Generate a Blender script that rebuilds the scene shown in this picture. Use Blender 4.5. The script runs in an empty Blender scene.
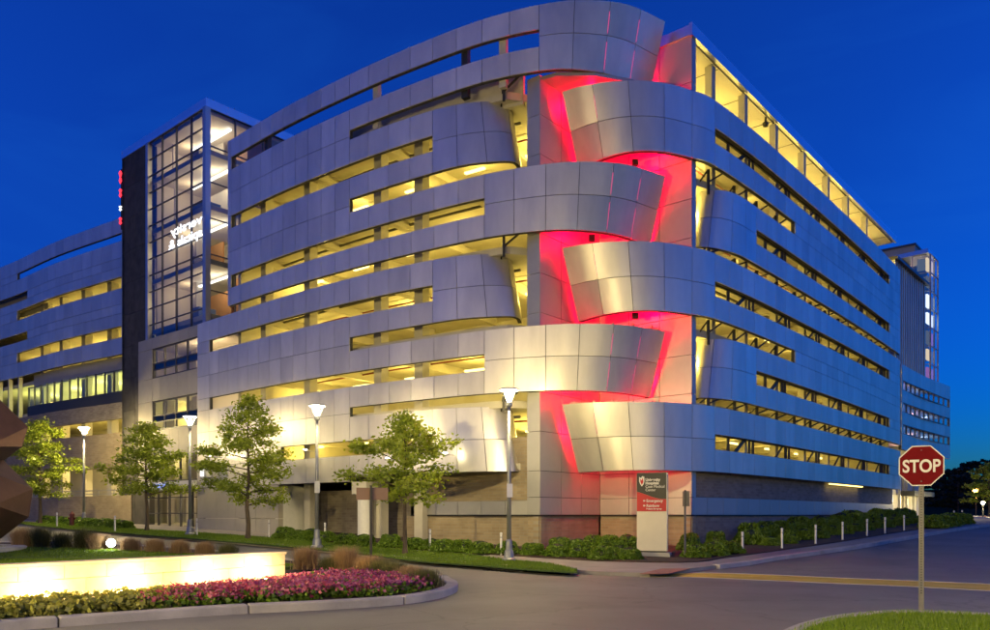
import bpy, bmesh, math, random
import numpy as np
from mathutils import Vector, Matrix
random.seed(7); rng = np.random.default_rng(7)
R = math.radians
scn = bpy.context.scene
COL = scn.collection

# ------------------------------------------------------------------ camera, sky, exposure
F = 792.0; CX = 495.0; HY = 515.0; EYE = 1.85
cam = bpy.data.cameras.new('camera'); camo = bpy.data.objects.new('camera', cam); COL.objects.link(camo)
camo.location = (0, 0, EYE); camo.rotation_euler = (R(90), 0, 0)
cam.sensor_fit = 'HORIZONTAL'; cam.sensor_width = 36.0; cam.lens = 36.0 * F / 990.0
cam.shift_y = (HY - 315.0) / 990.0; cam.clip_start = 0.1; cam.clip_end = 3000
scn.camera = camo
scn.render.engine = 'CYCLES'
scn.cycles.use_denoising = True
scn.cycles.max_bounces = 6; scn.cycles.diffuse_bounces = 3; scn.cycles.glossy_bounces = 3
scn.cycles.transparent_max_bounces = 12; scn.cycles.sample_clamp_indirect = 4.0
scn.cycles.caustics_reflective = False; scn.cycles.caustics_refractive = False
scn.view_settings.view_transform = 'Standard'; scn.view_settings.look = 'None'
scn.view_settings.exposure = 3.32; scn.view_settings.gamma = 1.0
try: scn.view_settings.use_curve_mapping = False
except Exception: pass

w = bpy.data.worlds.new('World'); scn.world = w; w.use_nodes = True
nt = w.node_tree; nt.nodes.clear()
SKY_STRENGTH = 0.145
SUN_EL = -0.5; SUN_AZ = 89.0        # just after sunset, the sun gone down on the right: no sun lamp
K = 0.1                             # lamp powers are written for exposure 0; the dusk is exposed 3.3 stops up
sky = nt.nodes.new('ShaderNodeTexSky'); sky.sky_type = 'NISHITA'; sky.sun_disc = False
sky.sun_elevation = R(SUN_EL); sky.sun_rotation = R(SUN_AZ); sky.altitude = 100; sky.air_density = 1.0; sky.dust_density = 0.0; sky.ozone_density = 8.0
bg = nt.nodes.new('ShaderNodeBackground'); bg.inputs[1].default_value = SKY_STRENGTH
wo = nt.nodes.new('ShaderNodeOutputWorld')
tc = nt.nodes.new('ShaderNodeTexCoord'); mp = nt.nodes.new('ShaderNodeMapping'); mp.inputs['Scale'].default_value = (1.2, 1.2, 4.5); mp.inputs['Rotation'].default_value = (0.2, 0.3, 0.5)
cn = nt.nodes.new('ShaderNodeTexNoise'); cn.inputs['Scale'].default_value = 2.2; cn.inputs['Detail'].default_value = 7; cn.inputs['Distortion'].default_value = 0.6
cr = nt.nodes.new('ShaderNodeMapRange'); cr.inputs[1].default_value = 0.52; cr.inputs[2].default_value = 0.8; cr.inputs[3].default_value = 0.0; cr.inputs[4].default_value = 0.18
wisp = nt.nodes.new('ShaderNodeMix'); wisp.data_type = 'RGBA'; wisp.inputs[7].default_value = (0.008, 0.10, 0.46, 1)
nt.links.new(tc.outputs['Generated'], mp.inputs[0]); nt.links.new(mp.outputs[0], cn.inputs[0]); nt.links.new(cn.outputs[0], cr.inputs[0]); nt.links.new(cr.outputs[0], wisp.inputs[0])
hue = nt.nodes.new('ShaderNodeMix'); hue.data_type = 'RGBA'; hue.blend_type = 'MULTIPLY'; hue.inputs[0].default_value = 1; hue.inputs[7].default_value = (0.25, 1.2, 1.0, 1)   # camera white balance of the blue hour
nt.links.new(sky.outputs[0], hue.inputs[6]); nt.links.new(hue.outputs[2], wisp.inputs[6]); nt.links.new(wisp.outputs[2], bg.inputs[0]); nt.links.new(bg.outputs[0], wo.inputs[0])


# ------------------------------------------------------------------ helpers
def g(y):                                            # the ground climbs gently away from the crossing
    return 0.0 if y < 29.5 else 1.75 * (1 - math.exp(-(y - 29.5) / 24.0))
def W(px, py, d):                                    # photo pixel + distance -> point
    return Vector(((px - CX) / F * d, d, EYE + (HY - py) / F * d))
def PX(px, d): return ((px - CX) / F * d, d)
def G(px, py, off=0.0):                              # photo pixel -> point on the ground
    lo, hi = 1.0, 400.0
    for _ in range(60):
        m = (lo + hi) / 2
        if g(m) + off - EYE + (py - HY) / F * m > 0: hi = m
        else: lo = m
    return ((px - CX) / F * lo, lo)
def Gd(px, d): return ((px - CX) / F * d, d)

MATS = {}
def nodes(m):
    m.use_nodes = True
    return m.node_tree, m.node_tree.nodes['Principled BSDF']
def mat(name, col, rough=0.6, metal=0.0, noise=0.0, nscale=4.0, bump=0.0, bscale=30.0, emit=None, estr=0.0, rand=0.0, stretch=(1,1,1), spec=0.5, detail=6.0, col2=None):
    m = bpy.data.materials.new(name); t, b = nodes(m); L = t.links
    b.inputs['Base Color'].default_value = (*col, 1); b.inputs['Roughness'].default_value = rough; b.inputs['Metallic'].default_value = metal
    b.inputs['Specular IOR Level'].default_value = spec
    if noise or bump or rand or col2:
        tc = t.nodes.new('ShaderNodeTexCoord'); mp = t.nodes.new('ShaderNodeMapping'); mp.inputs['Scale'].default_value = stretch
        geo = t.nodes.new('ShaderNodeNewGeometry')
        L.new(geo.outputs['Position'], mp.inputs[0])
        n = t.nodes.new('ShaderNodeTexNoise'); n.inputs['Scale'].default_value = nscale; n.inputs['Detail'].default_value = detail; n.inputs['Roughness'].default_value = 0.62
        L.new(mp.outputs[0], n.inputs[0])
        fac = n.outputs[0]
        ramp = t.nodes.new('ShaderNodeMapRange'); ramp.inputs[1].default_value = 0.3; ramp.inputs[2].default_value = 0.7
        L.new(fac, ramp.inputs[0])
        mx = t.nodes.new('ShaderNodeMix'); mx.data_type = 'RGBA'
        a = tuple(max(0, c * (1 - noise)) for c in col); c2 = col2 if col2 else tuple(min(1, c * (1 + noise)) for c in col)
        mx.inputs[6].default_value = (*a, 1); mx.inputs[7].default_value = (*c2, 1)
        L.new(ramp.outputs[0], mx.inputs[0]); out = mx.outputs[2]
        if rand:
            oi = t.nodes.new('ShaderNodeObjectInfo')
            ad = t.nodes.new('ShaderNodeMath'); ad.operation = 'ADD'; L.new(oi.outputs['Random'], ad.inputs[0]); L.new(geo.outputs['Random Per Island'], ad.inputs[1])
            fr = t.nodes.new('ShaderNodeMath'); fr.operation = 'FRACT'; L.new(ad.outputs[0], fr.inputs[0])
            mr = t.nodes.new('ShaderNodeMapRange'); mr.inputs[3].default_value = 1 - rand; mr.inputs[4].default_value = 1 + rand; L.new(fr.outputs[0], mr.inputs[0])
            hs = t.nodes.new('ShaderNodeHueSaturation'); L.new(mr.outputs[0], hs.inputs['Value']); L.new(out, hs.inputs['Color']); out = hs.outputs[0]
            if metal > 0.3:
                r2 = t.nodes.new('ShaderNodeMapRange'); r2.inputs[3].default_value = rough * 0.82; r2.inputs[4].default_value = rough * 1.2
                L.new(fac, r2.inputs[0]); L.new(r2.outputs[0], b.inputs['Roughness'])
        L.new(out, b.inputs['Base Color'])
        if bump:
            n2 = t.nodes.new('ShaderNodeTexNoise'); n2.inputs['Scale'].default_value = bscale; n2.inputs['Detail'].default_value = 8
            L.new(mp.outputs[0], n2.inputs[0])
            bp = t.nodes.new('ShaderNodeBump'); bp.inputs['Strength'].default_value = bump; bp.inputs['Distance'].default_value = 0.03
            L.new(n2.outputs[0], bp.inputs['Height']); L.new(bp.outputs[0], b.inputs['Normal'])
    if emit:
        b.inputs['Emission Color'].default_value = (*emit, 1); b.inputs['Emission Strength'].default_value = estr
    MATS[name] = m; return m
def brickmat(name, c1, c2, mortar, sx=1.0, rough=0.85):
    m = bpy.data.materials.new(name); t, b = nodes(m); L = t.links
    uv = t.nodes.new('ShaderNodeUVMap')
    br = t.nodes.new('ShaderNodeTexBrick'); br.inputs['Scale'].default_value = sx
    br.inputs['Brick Width'].default_value = 0.42; br.inputs['Row Height'].default_value = 0.13; br.inputs['Mortar Size'].default_value = 0.012
    br.inputs['Color1'].default_value = (*c1, 1); br.inputs['Color2'].default_value = (*c2, 1); br.inputs['Mortar'].default_value = (*mortar, 1)
    L.new(uv.outputs[0], br.inputs[0])
    n = t.nodes.new('ShaderNodeTexNoise'); n.inputs['Scale'].default_value = 1.4; n.inputs['Detail'].default_value = 6
    L.new(uv.outputs[0], n.inputs[0])
    mx = t.nodes.new('ShaderNodeMix'); mx.data_type = 'RGBA'; mx.blend_type = 'MULTIPLY'; mx.inputs[0].default_value = 0.5
    L.new(br.outputs[0], mx.inputs[6]); L.new(n.outputs[0], mx.inputs[7]); L.new(mx.outputs[2], b.inputs['Base Color'])
    b.inputs['Roughness'].default_value = rough
    bp = t.nodes.new('ShaderNodeBump'); bp.inputs['Strength'].default_value = 0.5; bp.inputs['Distance'].default_value = 0.02; bp.invert = True
    L.new(br.outputs[1], bp.inputs['Height']); L.new(bp.outputs[0], b.inputs['Normal'])
    MATS[name] = m; return m
def glassmat(name, tint, refl=0.12, rough=0.02):
    m = bpy.data.materials.new(name); m.use_nodes = True; t = m.node_tree; t.nodes.clear(); L = t.links
    tr = t.nodes.new('ShaderNodeBsdfTransparent'); tr.inputs[0].default_value = (*tint, 1)
    gl = t.nodes.new('ShaderNodeBsdfGlossy'); gl.inputs['Roughness'].default_value = rough; gl.inputs[0].default_value = (0.8, 0.85, 0.9, 1)
    fr = t.nodes.new('ShaderNodeFresnel'); fr.inputs[0].default_value = 1.5
    ad = t.nodes.new('ShaderNodeMath'); ad.operation = 'ADD'; ad.inputs[1].default_value = refl; L.new(fr.outputs[0], ad.inputs[0])
    mx = t.nodes.new('ShaderNodeMixShader'); o = t.nodes.new('ShaderNodeOutputMaterial')
    L.new(ad.outputs[0], mx.inputs[0]); L.new(tr.outputs[0], mx.inputs[1]); L.new(gl.outputs[0], mx.inputs[2]); L.new(mx.outputs[0], o.inputs[0])
    MATS[name] = m; return m
def emitmat(name, col, s):
    m = bpy.data.materials.new(name); m.use_nodes = True; t = m.node_tree; t.nodes.clear()
    e = t.nodes.new('ShaderNodeEmission'); e.inputs[0].default_value = (*col, 1); e.inputs[1].default_value = s*K
    o = t.nodes.new('ShaderNodeOutputMaterial'); t.links.new(e.outputs[0], o.inputs[0]); MATS[name] = m; return m
def leafmat(name, c1, c2, trans=0.35):
    m = bpy.data.materials.new(name); m.use_nodes = True; t = m.node_tree; t.nodes.clear(); L = t.links
    geo = t.nodes.new('ShaderNodeNewGeometry')
    mx = t.nodes.new('ShaderNodeMix'); mx.data_type = 'RGBA'; mx.inputs[6].default_value = (*c1, 1); mx.inputs[7].default_value = (*c2, 1)
    L.new(geo.outputs['Random Per Island'], mx.inputs[0])
    d = t.nodes.new('ShaderNodeBsdfDiffuse'); tl = t.nodes.new('ShaderNodeBsdfTranslucent'); gl = t.nodes.new('ShaderNodeBsdfGlossy'); gl.inputs['Roughness'].default_value = 0.45
    L.new(mx.outputs[2], d.inputs[0]); L.new(mx.outputs[2], tl.inputs[0])
    s1 = t.nodes.new('ShaderNodeMixShader'); s1.inputs[0].default_value = trans; L.new(d.outputs[0], s1.inputs[1]); L.new(tl.outputs[0], s1.inputs[2])
    s2 = t.nodes.new('ShaderNodeMixShader'); s2.inputs[0].default_value = 0.04; L.new(s1.outputs[0], s2.inputs[1]); L.new(gl.outputs[0], s2.inputs[2])
    o = t.nodes.new('ShaderNodeOutputMaterial'); L.new(s2.outputs[0], o.inputs[0]); MATS[name] = m; return m

mat('panel', (0.68, 0.645, 0.61), 0.44, 0.58, 0.12, 0.9, 0.10, 1.6, rand=0.10, stretch=(1, 1, 0.35))
mat('panel_steel', (0.66, 0.635, 0.61), 0.42, 0.72, 0.10, 1.2, 0.10, 1.5, rand=0.08, stretch=(1, 1, 0.3))
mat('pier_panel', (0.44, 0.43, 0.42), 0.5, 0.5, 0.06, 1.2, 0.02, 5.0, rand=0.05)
mat('tan_panel', (0.42, 0.39, 0.34), 0.6, 0.2, 0.08, 1.0, 0.03, 6.0, rand=0.04)
mat('backing', (0.05, 0.05, 0.05), 0.8)
mat('dark_stone', (0.085, 0.08, 0.074), 0.75, 0.0, 0.25, 1.5, 0.03, 6.0, rand=0.12, spec=0.15)
mat('concrete', (0.40, 0.385, 0.35), 0.85, 0, 0.15, 1.2, 0.15, 25)
mat('garage_concrete', (0.52, 0.49, 0.42), 0.85, 0, 0.12, 0.7, 0.05, 10)
mat('deck', (0.30, 0.28, 0.25), 0.85, 0, 0.2, 0.7)
mat('fascia', (0.62, 0.68, 0.74), 0.3, 0.85, 0.04, 1.0)
mat('steel_dark', (0.035, 0.034, 0.034), 0.5, 0.3)
mat('steel_red_lit', (0.35, 0.34, 0.33), 0.55, 0.2)
mat('mullion', (0.10, 0.10, 0.11), 0.45, 0.5)
mat('alum', (0.45, 0.45, 0.46), 0.4, 0.7)
mat('pole', (0.30, 0.31, 0.33), 0.45, 0.5, 0.08, 5)
mat('galv', (0.17, 0.165, 0.16), 0.6, 0.5, 0.15, 12)
mat('white_paint', (0.78, 0.77, 0.74), 0.6, 0, 0.05, 5)
mat('interior_wall', (0.72, 0.68, 0.60), 0.8)
mat('interior_floor', (0.35, 0.33, 0.30), 0.7)
mat('interior_dark', (0.09, 0.09, 0.10), 0.6)
mat('interior_blue', (0.10, 0.16, 0.36), 0.6)
mat('interior_orange', (0.48, 0.24, 0.10), 0.6)
mat('spandrel', (0.035, 0.037, 0.042), 0.45, 0.0, spec=0.3)
brickmat('brick_tan', (0.46, 0.37, 0.24), (0.38, 0.29, 0.18), (0.40, 0.35, 0.27))
brickmat('brick_grey', (0.36, 0.31, 0.26), (0.27, 0.22, 0.18), (0.33, 0.30, 0.26))
glassmat('glass', (0.86, 0.88, 0.88), 0.03)
glassmat('glass_dark', (0.45, 0.5, 0.55), 0.08)
emitmat('lamp_glow', (1.0, 0.86, 0.55), 60)
emitmat('tube_yellow', (1.0, 0.75, 0.22), 4)
emitmat('tube_white', (1.0, 0.93, 0.75), 3)
emitmat('flood_white', (1.0, 0.97, 0.88), 60)
emitmat('letters_white', (0.9, 0.93, 1.0), 2.2)
emitmat('letters_red', (1.0, 0.03, 0.05), 2.5)
emitmat('leak_glow_red', (1.0, 0.05, 0.22), 1.1)
emitmat('lit_blue', (0.35, 0.45, 1.0), 1.2)

def link(o, parent=None):
    COL.objects.link(o)
    if parent is not None: o.parent = parent
    return o
def mesh(name, verts, faces, m, parent=None, smooth=False, uv=None):
    me = bpy.data.meshes.new(name); me.from_pydata([tuple(v) for v in verts], [], faces); me.update()
    me.materials.append(MATS[m] if isinstance(m, str) else m)
    if smooth: me.polygons.foreach_set('use_smooth', [True] * len(me.polygons))
    if uv is not None:
        ul = me.uv_layers.new(name='UVMap')
        for lp in me.loops: ul.data[lp.index].uv = uv[lp.vertex_index]
    return link(bpy.data.objects.new(name, me), parent)
def tag(o, label=None, cat=None, group=None, kind=None):
    if label: o['label'] = label
    if cat: o['category'] = cat
    if group: o['group'] = group
    if kind: o['kind'] = kind
    return o
def thing(name, label, cat, loc=(0, 0, 0), rz=0.0, group=None):
    o = bpy.data.objects.new(name, None); o.empty_display_size = 0.3; COL.objects.link(o)
    o.location = loc; o.rotation_euler = (0, 0, rz); tag(o, label, cat, group); return o
def copy_tree(o, parent=None):
    c = o.copy(); COL.objects.link(c); c.parent = parent
    for ch in list(o.children): copy_tree(ch, c)
    return c
class MB:
    def __init__(s): s.v = []; s.f = []
    def add(s, v, f):
        n = len(s.v); s.v += [tuple(p) for p in v]; s.f += [tuple(i + n for i in q) for q in f]; return s
    def box(s, x0, x1, y0, y1, z0, z1):
        return s.add([(x0,y0,z0),(x1,y0,z0),(x1,y1,z0),(x0,y1,z0),(x0,y0,z1),(x1,y0,z1),(x1,y1,z1),(x0,y1,z1)],
                     [(0,3,2,1),(4,5,6,7),(0,1,5,4),(1,2,6,5),(2,3,7,6),(3,0,4,7)])
    def obox(s, o, u, v, a0, a1, b0, b1, z0, z1):       # box along plan axes u, v from origin o
        o = Vector((o[0], o[1], 0)); u = Vector((u[0], u[1], 0)); v = Vector((v[0], v[1], 0))
        P = [o + u*a + v*b for a, b in ((a0,b0),(a1,b0),(a1,b1),(a0,b1))]
        vs = [(p.x, p.y, z0) for p in P] + [(p.x, p.y, z1) for p in P]
        f = [(0,3,2,1),(4,5,6,7),(0,1,5,4),(1,2,6,5),(2,3,7,6),(3,0,4,7)]
        cr = u.x*v.y - u.y*v.x
        if cr * (a1-a0) * (b1-b0) < 0: f = [tuple(reversed(q)) for q in f]
        return s.add(vs, f)
    def bar(s, a, b, w, h=None, n=4):                    # square bar or n-gon tube between points
        a = Vector(a); b = Vector(b); d = (b - a).normalized(); h = h or w
        up = Vector((0, 0, 1)) if abs(d.z) < 0.95 else Vector((0, 1, 0))
        x = d.cross(up).normalized(); y = x.cross(d)
        vs = []
        for p in (a, b):
            for k in range(n):
                an = 2*math.pi*(k + 0.5)/n; q = 1/math.cos(math.pi/n) if n == 4 else 1
                vs.append(p + x*math.cos(an)*w/2*q + y*math.sin(an)*h/2*q)
        f = [(k, (k+1) % n, n + (k+1) % n, n + k) for k in range(n)] + [tuple(range(n-1, -1, -1)), tuple(range(n, 2*n))]
        return s.add(vs, f)
    def lathe(s, prof, n=16, c=(0,0)):
        vs = []; f = []
        for r, z in prof:
            for k in range(n):
                a = 2*math.pi*k/n; vs.append((c[0] + r*math.cos(a), c[1] + r*math.sin(a), z))
        for i in range(len(prof)-1):
            for k in range(n):
                f.append((i*n+k, i*n+(k+1) % n, (i+1)*n+(k+1) % n, (i+1)*n+k))
        f.append(tuple(range(n-1, -1, -1))); f.append(tuple((len(prof)-1)*n + k for k in range(n)))
        return s.add(vs, f)
    def build(s, name, m, parent=None, smooth=False): return mesh(name, s.v, s.f, m, parent, smooth)
def bevel(o, wd=0.02, seg=2):
    md = o.modifiers.new('bevel', 'BEVEL'); md.width = wd; md.segments = seg; md.limit_method = 'ANGLE'; return o
def plight(loc, power, col, rad=0.15, parent=None, name='lamp_light', spot=None, aim=None, blend=0.5):
    l = bpy.data.lights.new(name, 'SPOT' if spot else 'POINT'); l.energy = power*K; l.color = col; l.shadow_soft_size = rad
    o = bpy.data.objects.new(name, l); COL.objects.link(o); o.location = loc
    if spot:
        l.spot_size = spot; l.spot_blend = blend
        o.rotation_euler = (Vector(aim) - Vector(loc)).to_track_quat('-Z', 'Y').to_euler()
    if parent is not None:
        o.parent = parent; o.matrix_parent_inverse = Matrix.Identity(4)
    return o
def patch(name, poly, off, m, thick=0.2, kind='structure', parent=None, step=1.5, hfun=None):
    """a slab over a plan polygon that follows the ground"""
    bm = bmesh.new(); vs = [bm.verts.new((x, y, 0)) for x, y in poly]; fc = bm.faces.new(vs)
    if fc.normal.z == 0: fc.normal_update()
    if fc.normal.z < 0: fc.normal_flip()
    bmesh.ops.triangulate(bm, faces=bm.faces[:])
    ys = [p[1] for p in poly]; y = max(min(ys), 29.0)
    while y < min(max(ys), 110):
        bmesh.ops.bisect_plane(bm, geom=bm.verts[:] + bm.edges[:] + bm.faces[:], plane_co=(0, y, 0), plane_no=(0, 1, 0)); y += step
    if hfun:
        bmesh.ops.subdivide_edges(bm, edges=[e for e in bm.edges if e.calc_length() > 1.2], cuts=3, use_grid_fill=True)
        bmesh.ops.triangulate(bm, faces=bm.faces[:])
    for v in bm.verts: v.co.z = g(v.co.y) + off + (hfun(v.co.x, v.co.y) if hfun else 0)
    if thick:
        ed = [e for e in bm.edges if e.is_boundary]
        r = bmesh.ops.extrude_edge_only(bm, edges=ed)
        for v in [q for q in r['geom'] if isinstance(q, bmesh.types.BMVert)]: v.co.z -= thick
    bmesh.ops.recalc_face_normals(bm, faces=bm.faces[:])
    me = bpy.data.meshes.new(name); bm.to_mesh(me); bm.free(); me.materials.append(MATS[m])
    # keep the top facing up
    o = link(bpy.data.objects.new(name, me), parent)
    if kind: o['kind'] = kind
    return o
def smoothline(pts, n=8, closed=False):
    P = [Vector(p) for p in pts]; out = []
    N = len(P); rngi = range(N if closed else N - 1)
    for i in rngi:
        p0 = P[(i-1) % N] if closed or i > 0 else P[0]*2 - P[1]; p1 = P[i]; p2 = P[(i+1) % N]
        p3 = P[(i+2) % N] if closed or i + 2 < N else P[-1]*2 - P[-2]
        for k in range(n):
            t = k / n
            out.append(0.5*((2*p1) + (p2-p0)*t + (2*p0-5*p1+4*p2-p3)*t*t + (3*p1-p0-3*p2+p3)*t**3))
    if not closed: out.append(P[-1])
    return [tuple(p) for p in out]
def ribbon(name, pts, wd, off, h, m, kind='structure', segs=None, parent=None):
    """kerb-like ribbon following a plan line: wd wide, h tall"""
    n = len(pts); vs = []; f = []
    for i, p in enumerate(pts):
        a = Vector(pts[max(i-1, 0)]); b = Vector(pts[min(i+1, n-1)]); d = (b - a).normalized(); nn = Vector((-d.y, d.x))
        for s in (-0.5, 0.5):
            q = Vector(p) + nn*wd*s; vs += [(q.x, q.y, g(p[1]) + off), (q.x, q.y, g(p[1]) + off + h)]
    for i in range(n-1):
        a = 4*i; b = a + 4
        f += [(a+1, b+1, b+3, a+3), (a, b, b+1, a+1), (a+3, b+3, b+2, a+2)]
    f += [(0, 1, 3, 2), (4*n-4, 4*n-2, 4*n-1, 4*n-3)]
    o = mesh(name, vs, f, m, parent)
    bm = bmesh.new(); bm.from_mesh(o.data); bmesh.ops.recalc_face_normals(bm, faces=bm.faces[:]); bm.to_mesh(o.data); bm.free()
    if kind: o['kind'] = kind
    return o

# ------------------------------------------------------------------ plan curves of the garage
U = Vector((0.645, 0.764)); V = Vector((-0.764, 0.645))      # the building's two main directions
P_ = Vector((1.90, 33.44)); Q_ = Vector((4.90, 37.0)); C_ = Vector((8.45, 34.0))
class Path:
    def __init__(s, pts, n=14):
        top = smoothline([p[:2] for p in pts], n); bot = smoothline([(p[2], p[3]) if len(p) > 2 else p[:2] for p in pts], n)
        s.t = [Vector(p) for p in top]; s.b = [Vector(p) for p in bot]
        s.c = [0.0]
        for i in range(1, len(s.t)): s.c.append(s.c[-1] + ((s.t[i]-s.t[i-1]).length + (s.b[i]-s.b[i-1]).length)/2)
        s.L = s.c[-1]
    def at(s, q, fr=0.5):
        c = s.c
        if q <= 0: i = 0
        elif q >= s.L: i = len(c) - 2
        else:
            lo, hi = 0, len(c) - 1
            while hi - lo > 1:
                m = (lo + hi)//2
                if c[m] <= q: lo = m
                else: hi = m
            i = lo
        k = (q - c[i])/(c[i+1]-c[i])
        a = s.b[i].lerp(s.t[i], fr); b = s.b[i+1].lerp(s.t[i+1], fr)
        d = (b - a).normalized()
        return a + (b - a)*k, Vector((d.y, -d.x))            # point, outward normal
    def spx(s, px, fr=0.5):                                  # arc length where the curve crosses a photo column
        best = None
        for i in range(401):
            q = s.L*i/400; p, _ = s.at(q, fr); e = abs(CX + p.x/p.y*F - px)
            if best is None or e < best[0]: best = (e, q)
        return best[1]
Lp = Path([(-23.6, 52.4), (-19.4, 48.85), (-15.3, 45.2), (-10.9, 41.3), (-6.54, 37.9), (-3.2, 35.6), (-0.43, 33.95),
           (1.95, 33.0, 1.95, 33.12), (3.6, 32.72, 3.5, 33.05), (5.5, 33.0, 5.2, 33.6), (7.35, 34.15, 6.85, 35.0)])
Lq = Path([(-23.6, 52.4), (-19.4, 48.85), (-15.3, 45.2), (-10.9, 41.3), (-6.54, 37.9), (-3.2, 35.7, -3.2, 35.6), (-1.58, 34.95, -1.5, 34.6),
           (-0.4, 34.7, -0.1, 34.22), (0.42, 34.95, 0.75, 34.2), (0.76, 35.5, 1.12, 34.6), (0.8, 36.3, 1.25, 35.4)])
Rp = Path([(2.86, 33.9, 3.69, 35.1), (3.9, 33.35, 4.5, 34.05), (5.3, 33.05, 5.6, 33.3), (6.9, 33.15, 6.95, 33.25), (8.41, 33.8, 8.41, 33.85), (9.61, 34.6),
           (12.4, 37.55), (15.66, 41.3), (20.0, 46.4), (24.4, 51.7), (28.7, 57.0), (30.1, 58.8)])
Rq = Path([(9.28, 36.3, 8.93, 35.9), (9.33, 35.8, 8.95, 35.15), (10.2, 35.62, 9.84, 35.3), (11.1, 36.15, 11.1, 36.15), (12.4, 37.55), (15.66, 41.3), (20.0, 46.4), (24.4, 51.7), (28.7, 57.0), (30.1, 58.8)])
PQ = Path([tuple(P_), tuple(Q_)], 2); QC = Path([tuple(Q_), tuple(C_)], 2)

PANELS = []          # (pixel area, band, path, s0, s1, z0, z1, zb, zt, material, segs)
def pxarea(path, s0, s1, z0, z1):
    a, _ = path.at(s0); b, _ = path.at(s1)
    xa = a.x/a.y*F; xb = b.x/b.y*F; d = (a.y + b.y)/2
    return abs(xb - xa)*(z1 - z0)*F/d
def panel_geo(path, s0, s1, z0, z1, zb, zt, nseg, gap=0.012, th=0.05, front=0.0):
    vs = []; f = []
    ss = [s0 + gap + (s1 - s0 - 2*gap)*k/nseg for k in range(nseg+1)]
    zz = (z0 + gap, z1 - gap)
    rows = []
    for off in (front, front, front - th):                       # front face, rim front, rim back
        for z in zz:
            fr = min(1, max(0, (z - zb)/(zt - zb)))
            r = []
            for q in ss:
                p, n = path.at(q, fr); p = p + n*off; r.append(len(vs)); vs.append((p.x, p.y, EYE + z))
            rows.append(r)
    f0, f1, r0, r1, b0, b1 = rows
    for k in range(nseg):
        f.append((f0[k], f0[k+1], f1[k+1], f1[k]))
        f.append((r1[k], r1[k+1], b1[k+1], b1[k])); f.append((r0[k+1], r0[k], b0[k], b0[k+1]))
    f.append((r0[0], r1[0], b1[0], b0[0])); f.append((r1[-1], r0[-1], b0[-1], b1[-1]))
    return vs, f
def cells(path, s0, s1, zrows, step, openings=(), extra=()):
    """rectangles of a panel grid, openings dropped; opening edges become joints"""
    cuts = {round(s0, 3), round(s1, 3)}
    for o in openings:
        for e in o[:2]:
            if s0 < e < s1: cuts.add(round(e, 3))
    cuts = sorted(cuts); S = []
    for a, b in zip(cuts, cuts[1:]):
        n = max(1, round((b - a)/step)); S += [a + (b - a)*k/n for k in range(n)]
    S.append(cuts[-1])
    out = []
    for z0, z1 in zip(zrows, zrows[1:]):
        for a, b in zip(S, S[1:]):
            ms, mz = (a + b)/2, (z0 + z1)/2
            if any(o[0] - 1e-3 < ms < o[1] + 1e-3 and o[2] < mz < o[3] for o in openings): continue
            out.append((a, b, z0, z1))
    return out
def band(parent, name, path, cl, zb, zt, m, nseg=2, label=None, back=0.16, trim=0.0):
    """a backing sheet with its cladding cells queued as panels; cells that do not touch become bands of their own"""
    todo = list(cl); comps = []
    while todo:
        comp = [todo.pop()]; i = 0
        while i < len(comp):
            a = comp[i]; i += 1
            near = [c for c in todo if a[0] - 1e-3 <= c[1] and c[0] <= a[1] + 1e-3 and a[2] - 1e-3 <= c[3] and c[2] <= a[3] + 1e-3]
            for c in near: todo.remove(c)
            comp += near
        comps.append(comp)
    if len(comps) > 1:
        for c in comps: band(parent, name, path, c, zb, zt, m, nseg, label, back, trim)
        return
    vs = []; f = []
    for (a, b, z0, z1) in cl:
        ring = []
        for off in (-0.055, -0.055 - back):
            for z in (z0, z1):
                fr = min(1, max(0, (z - zb)/(zt - zb)))
                for k in range(nseg + 1):
                    q = min(max(a + (b - a)*k/nseg, trim), path.L - trim); p, n = path.at(q, fr); p = p + n*off; ring.append((p.x, p.y, EYE + z))
        n0 = len(vs); vs += ring; w_ = nseg + 1
        ix = lambda r, k: n0 + r*w_ + k
        for k in range(nseg):
            f += [(ix(0,k), ix(0,k+1), ix(1,k+1), ix(1,k)), (ix(2,k+1), ix(2,k), ix(3,k), ix(3,k+1)),
                  (ix(1,k), ix(1,k+1), ix(3,k+1), ix(3,k)), (ix(0,k+1), ix(0,k), ix(2,k), ix(2,k+1))]
        f += [(ix(0,0), ix(1,0), ix(3,0), ix(2,0)), (ix(1,nseg), ix(0,nseg), ix(2,nseg), ix(3,nseg))]
    o = mesh(name, vs, f, 'backing', parent)
    if label: o['label'] = label
    for c in cl: PANELS.append((pxarea(path, *c), o, path, *c, zb, zt, m, nseg))
    return o
def flush_panels(limit, keep=None):
    """the largest panels become objects, the rest one joined part per band"""
    global PANELS
    PANELS.sort(key=lambda p: -p[0]); rest = {}
    for i, p in enumerate(PANELS):
        vs, f = panel_geo(p[2], p[3], p[4], p[5], p[6], p[7], p[8], p[10])
        if i < limit and p[0] > 60: mesh('panel', vs, f, p[9], p[1], smooth=True)
        else: rest.setdefault((p[1], p[9]), MB()).add(vs, f)
    for (o, m), mb in rest.items():
        r = mb.build('small_panels', m, o, smooth=True); r['kind'] = 'stuff'
    PANELS = []
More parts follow.
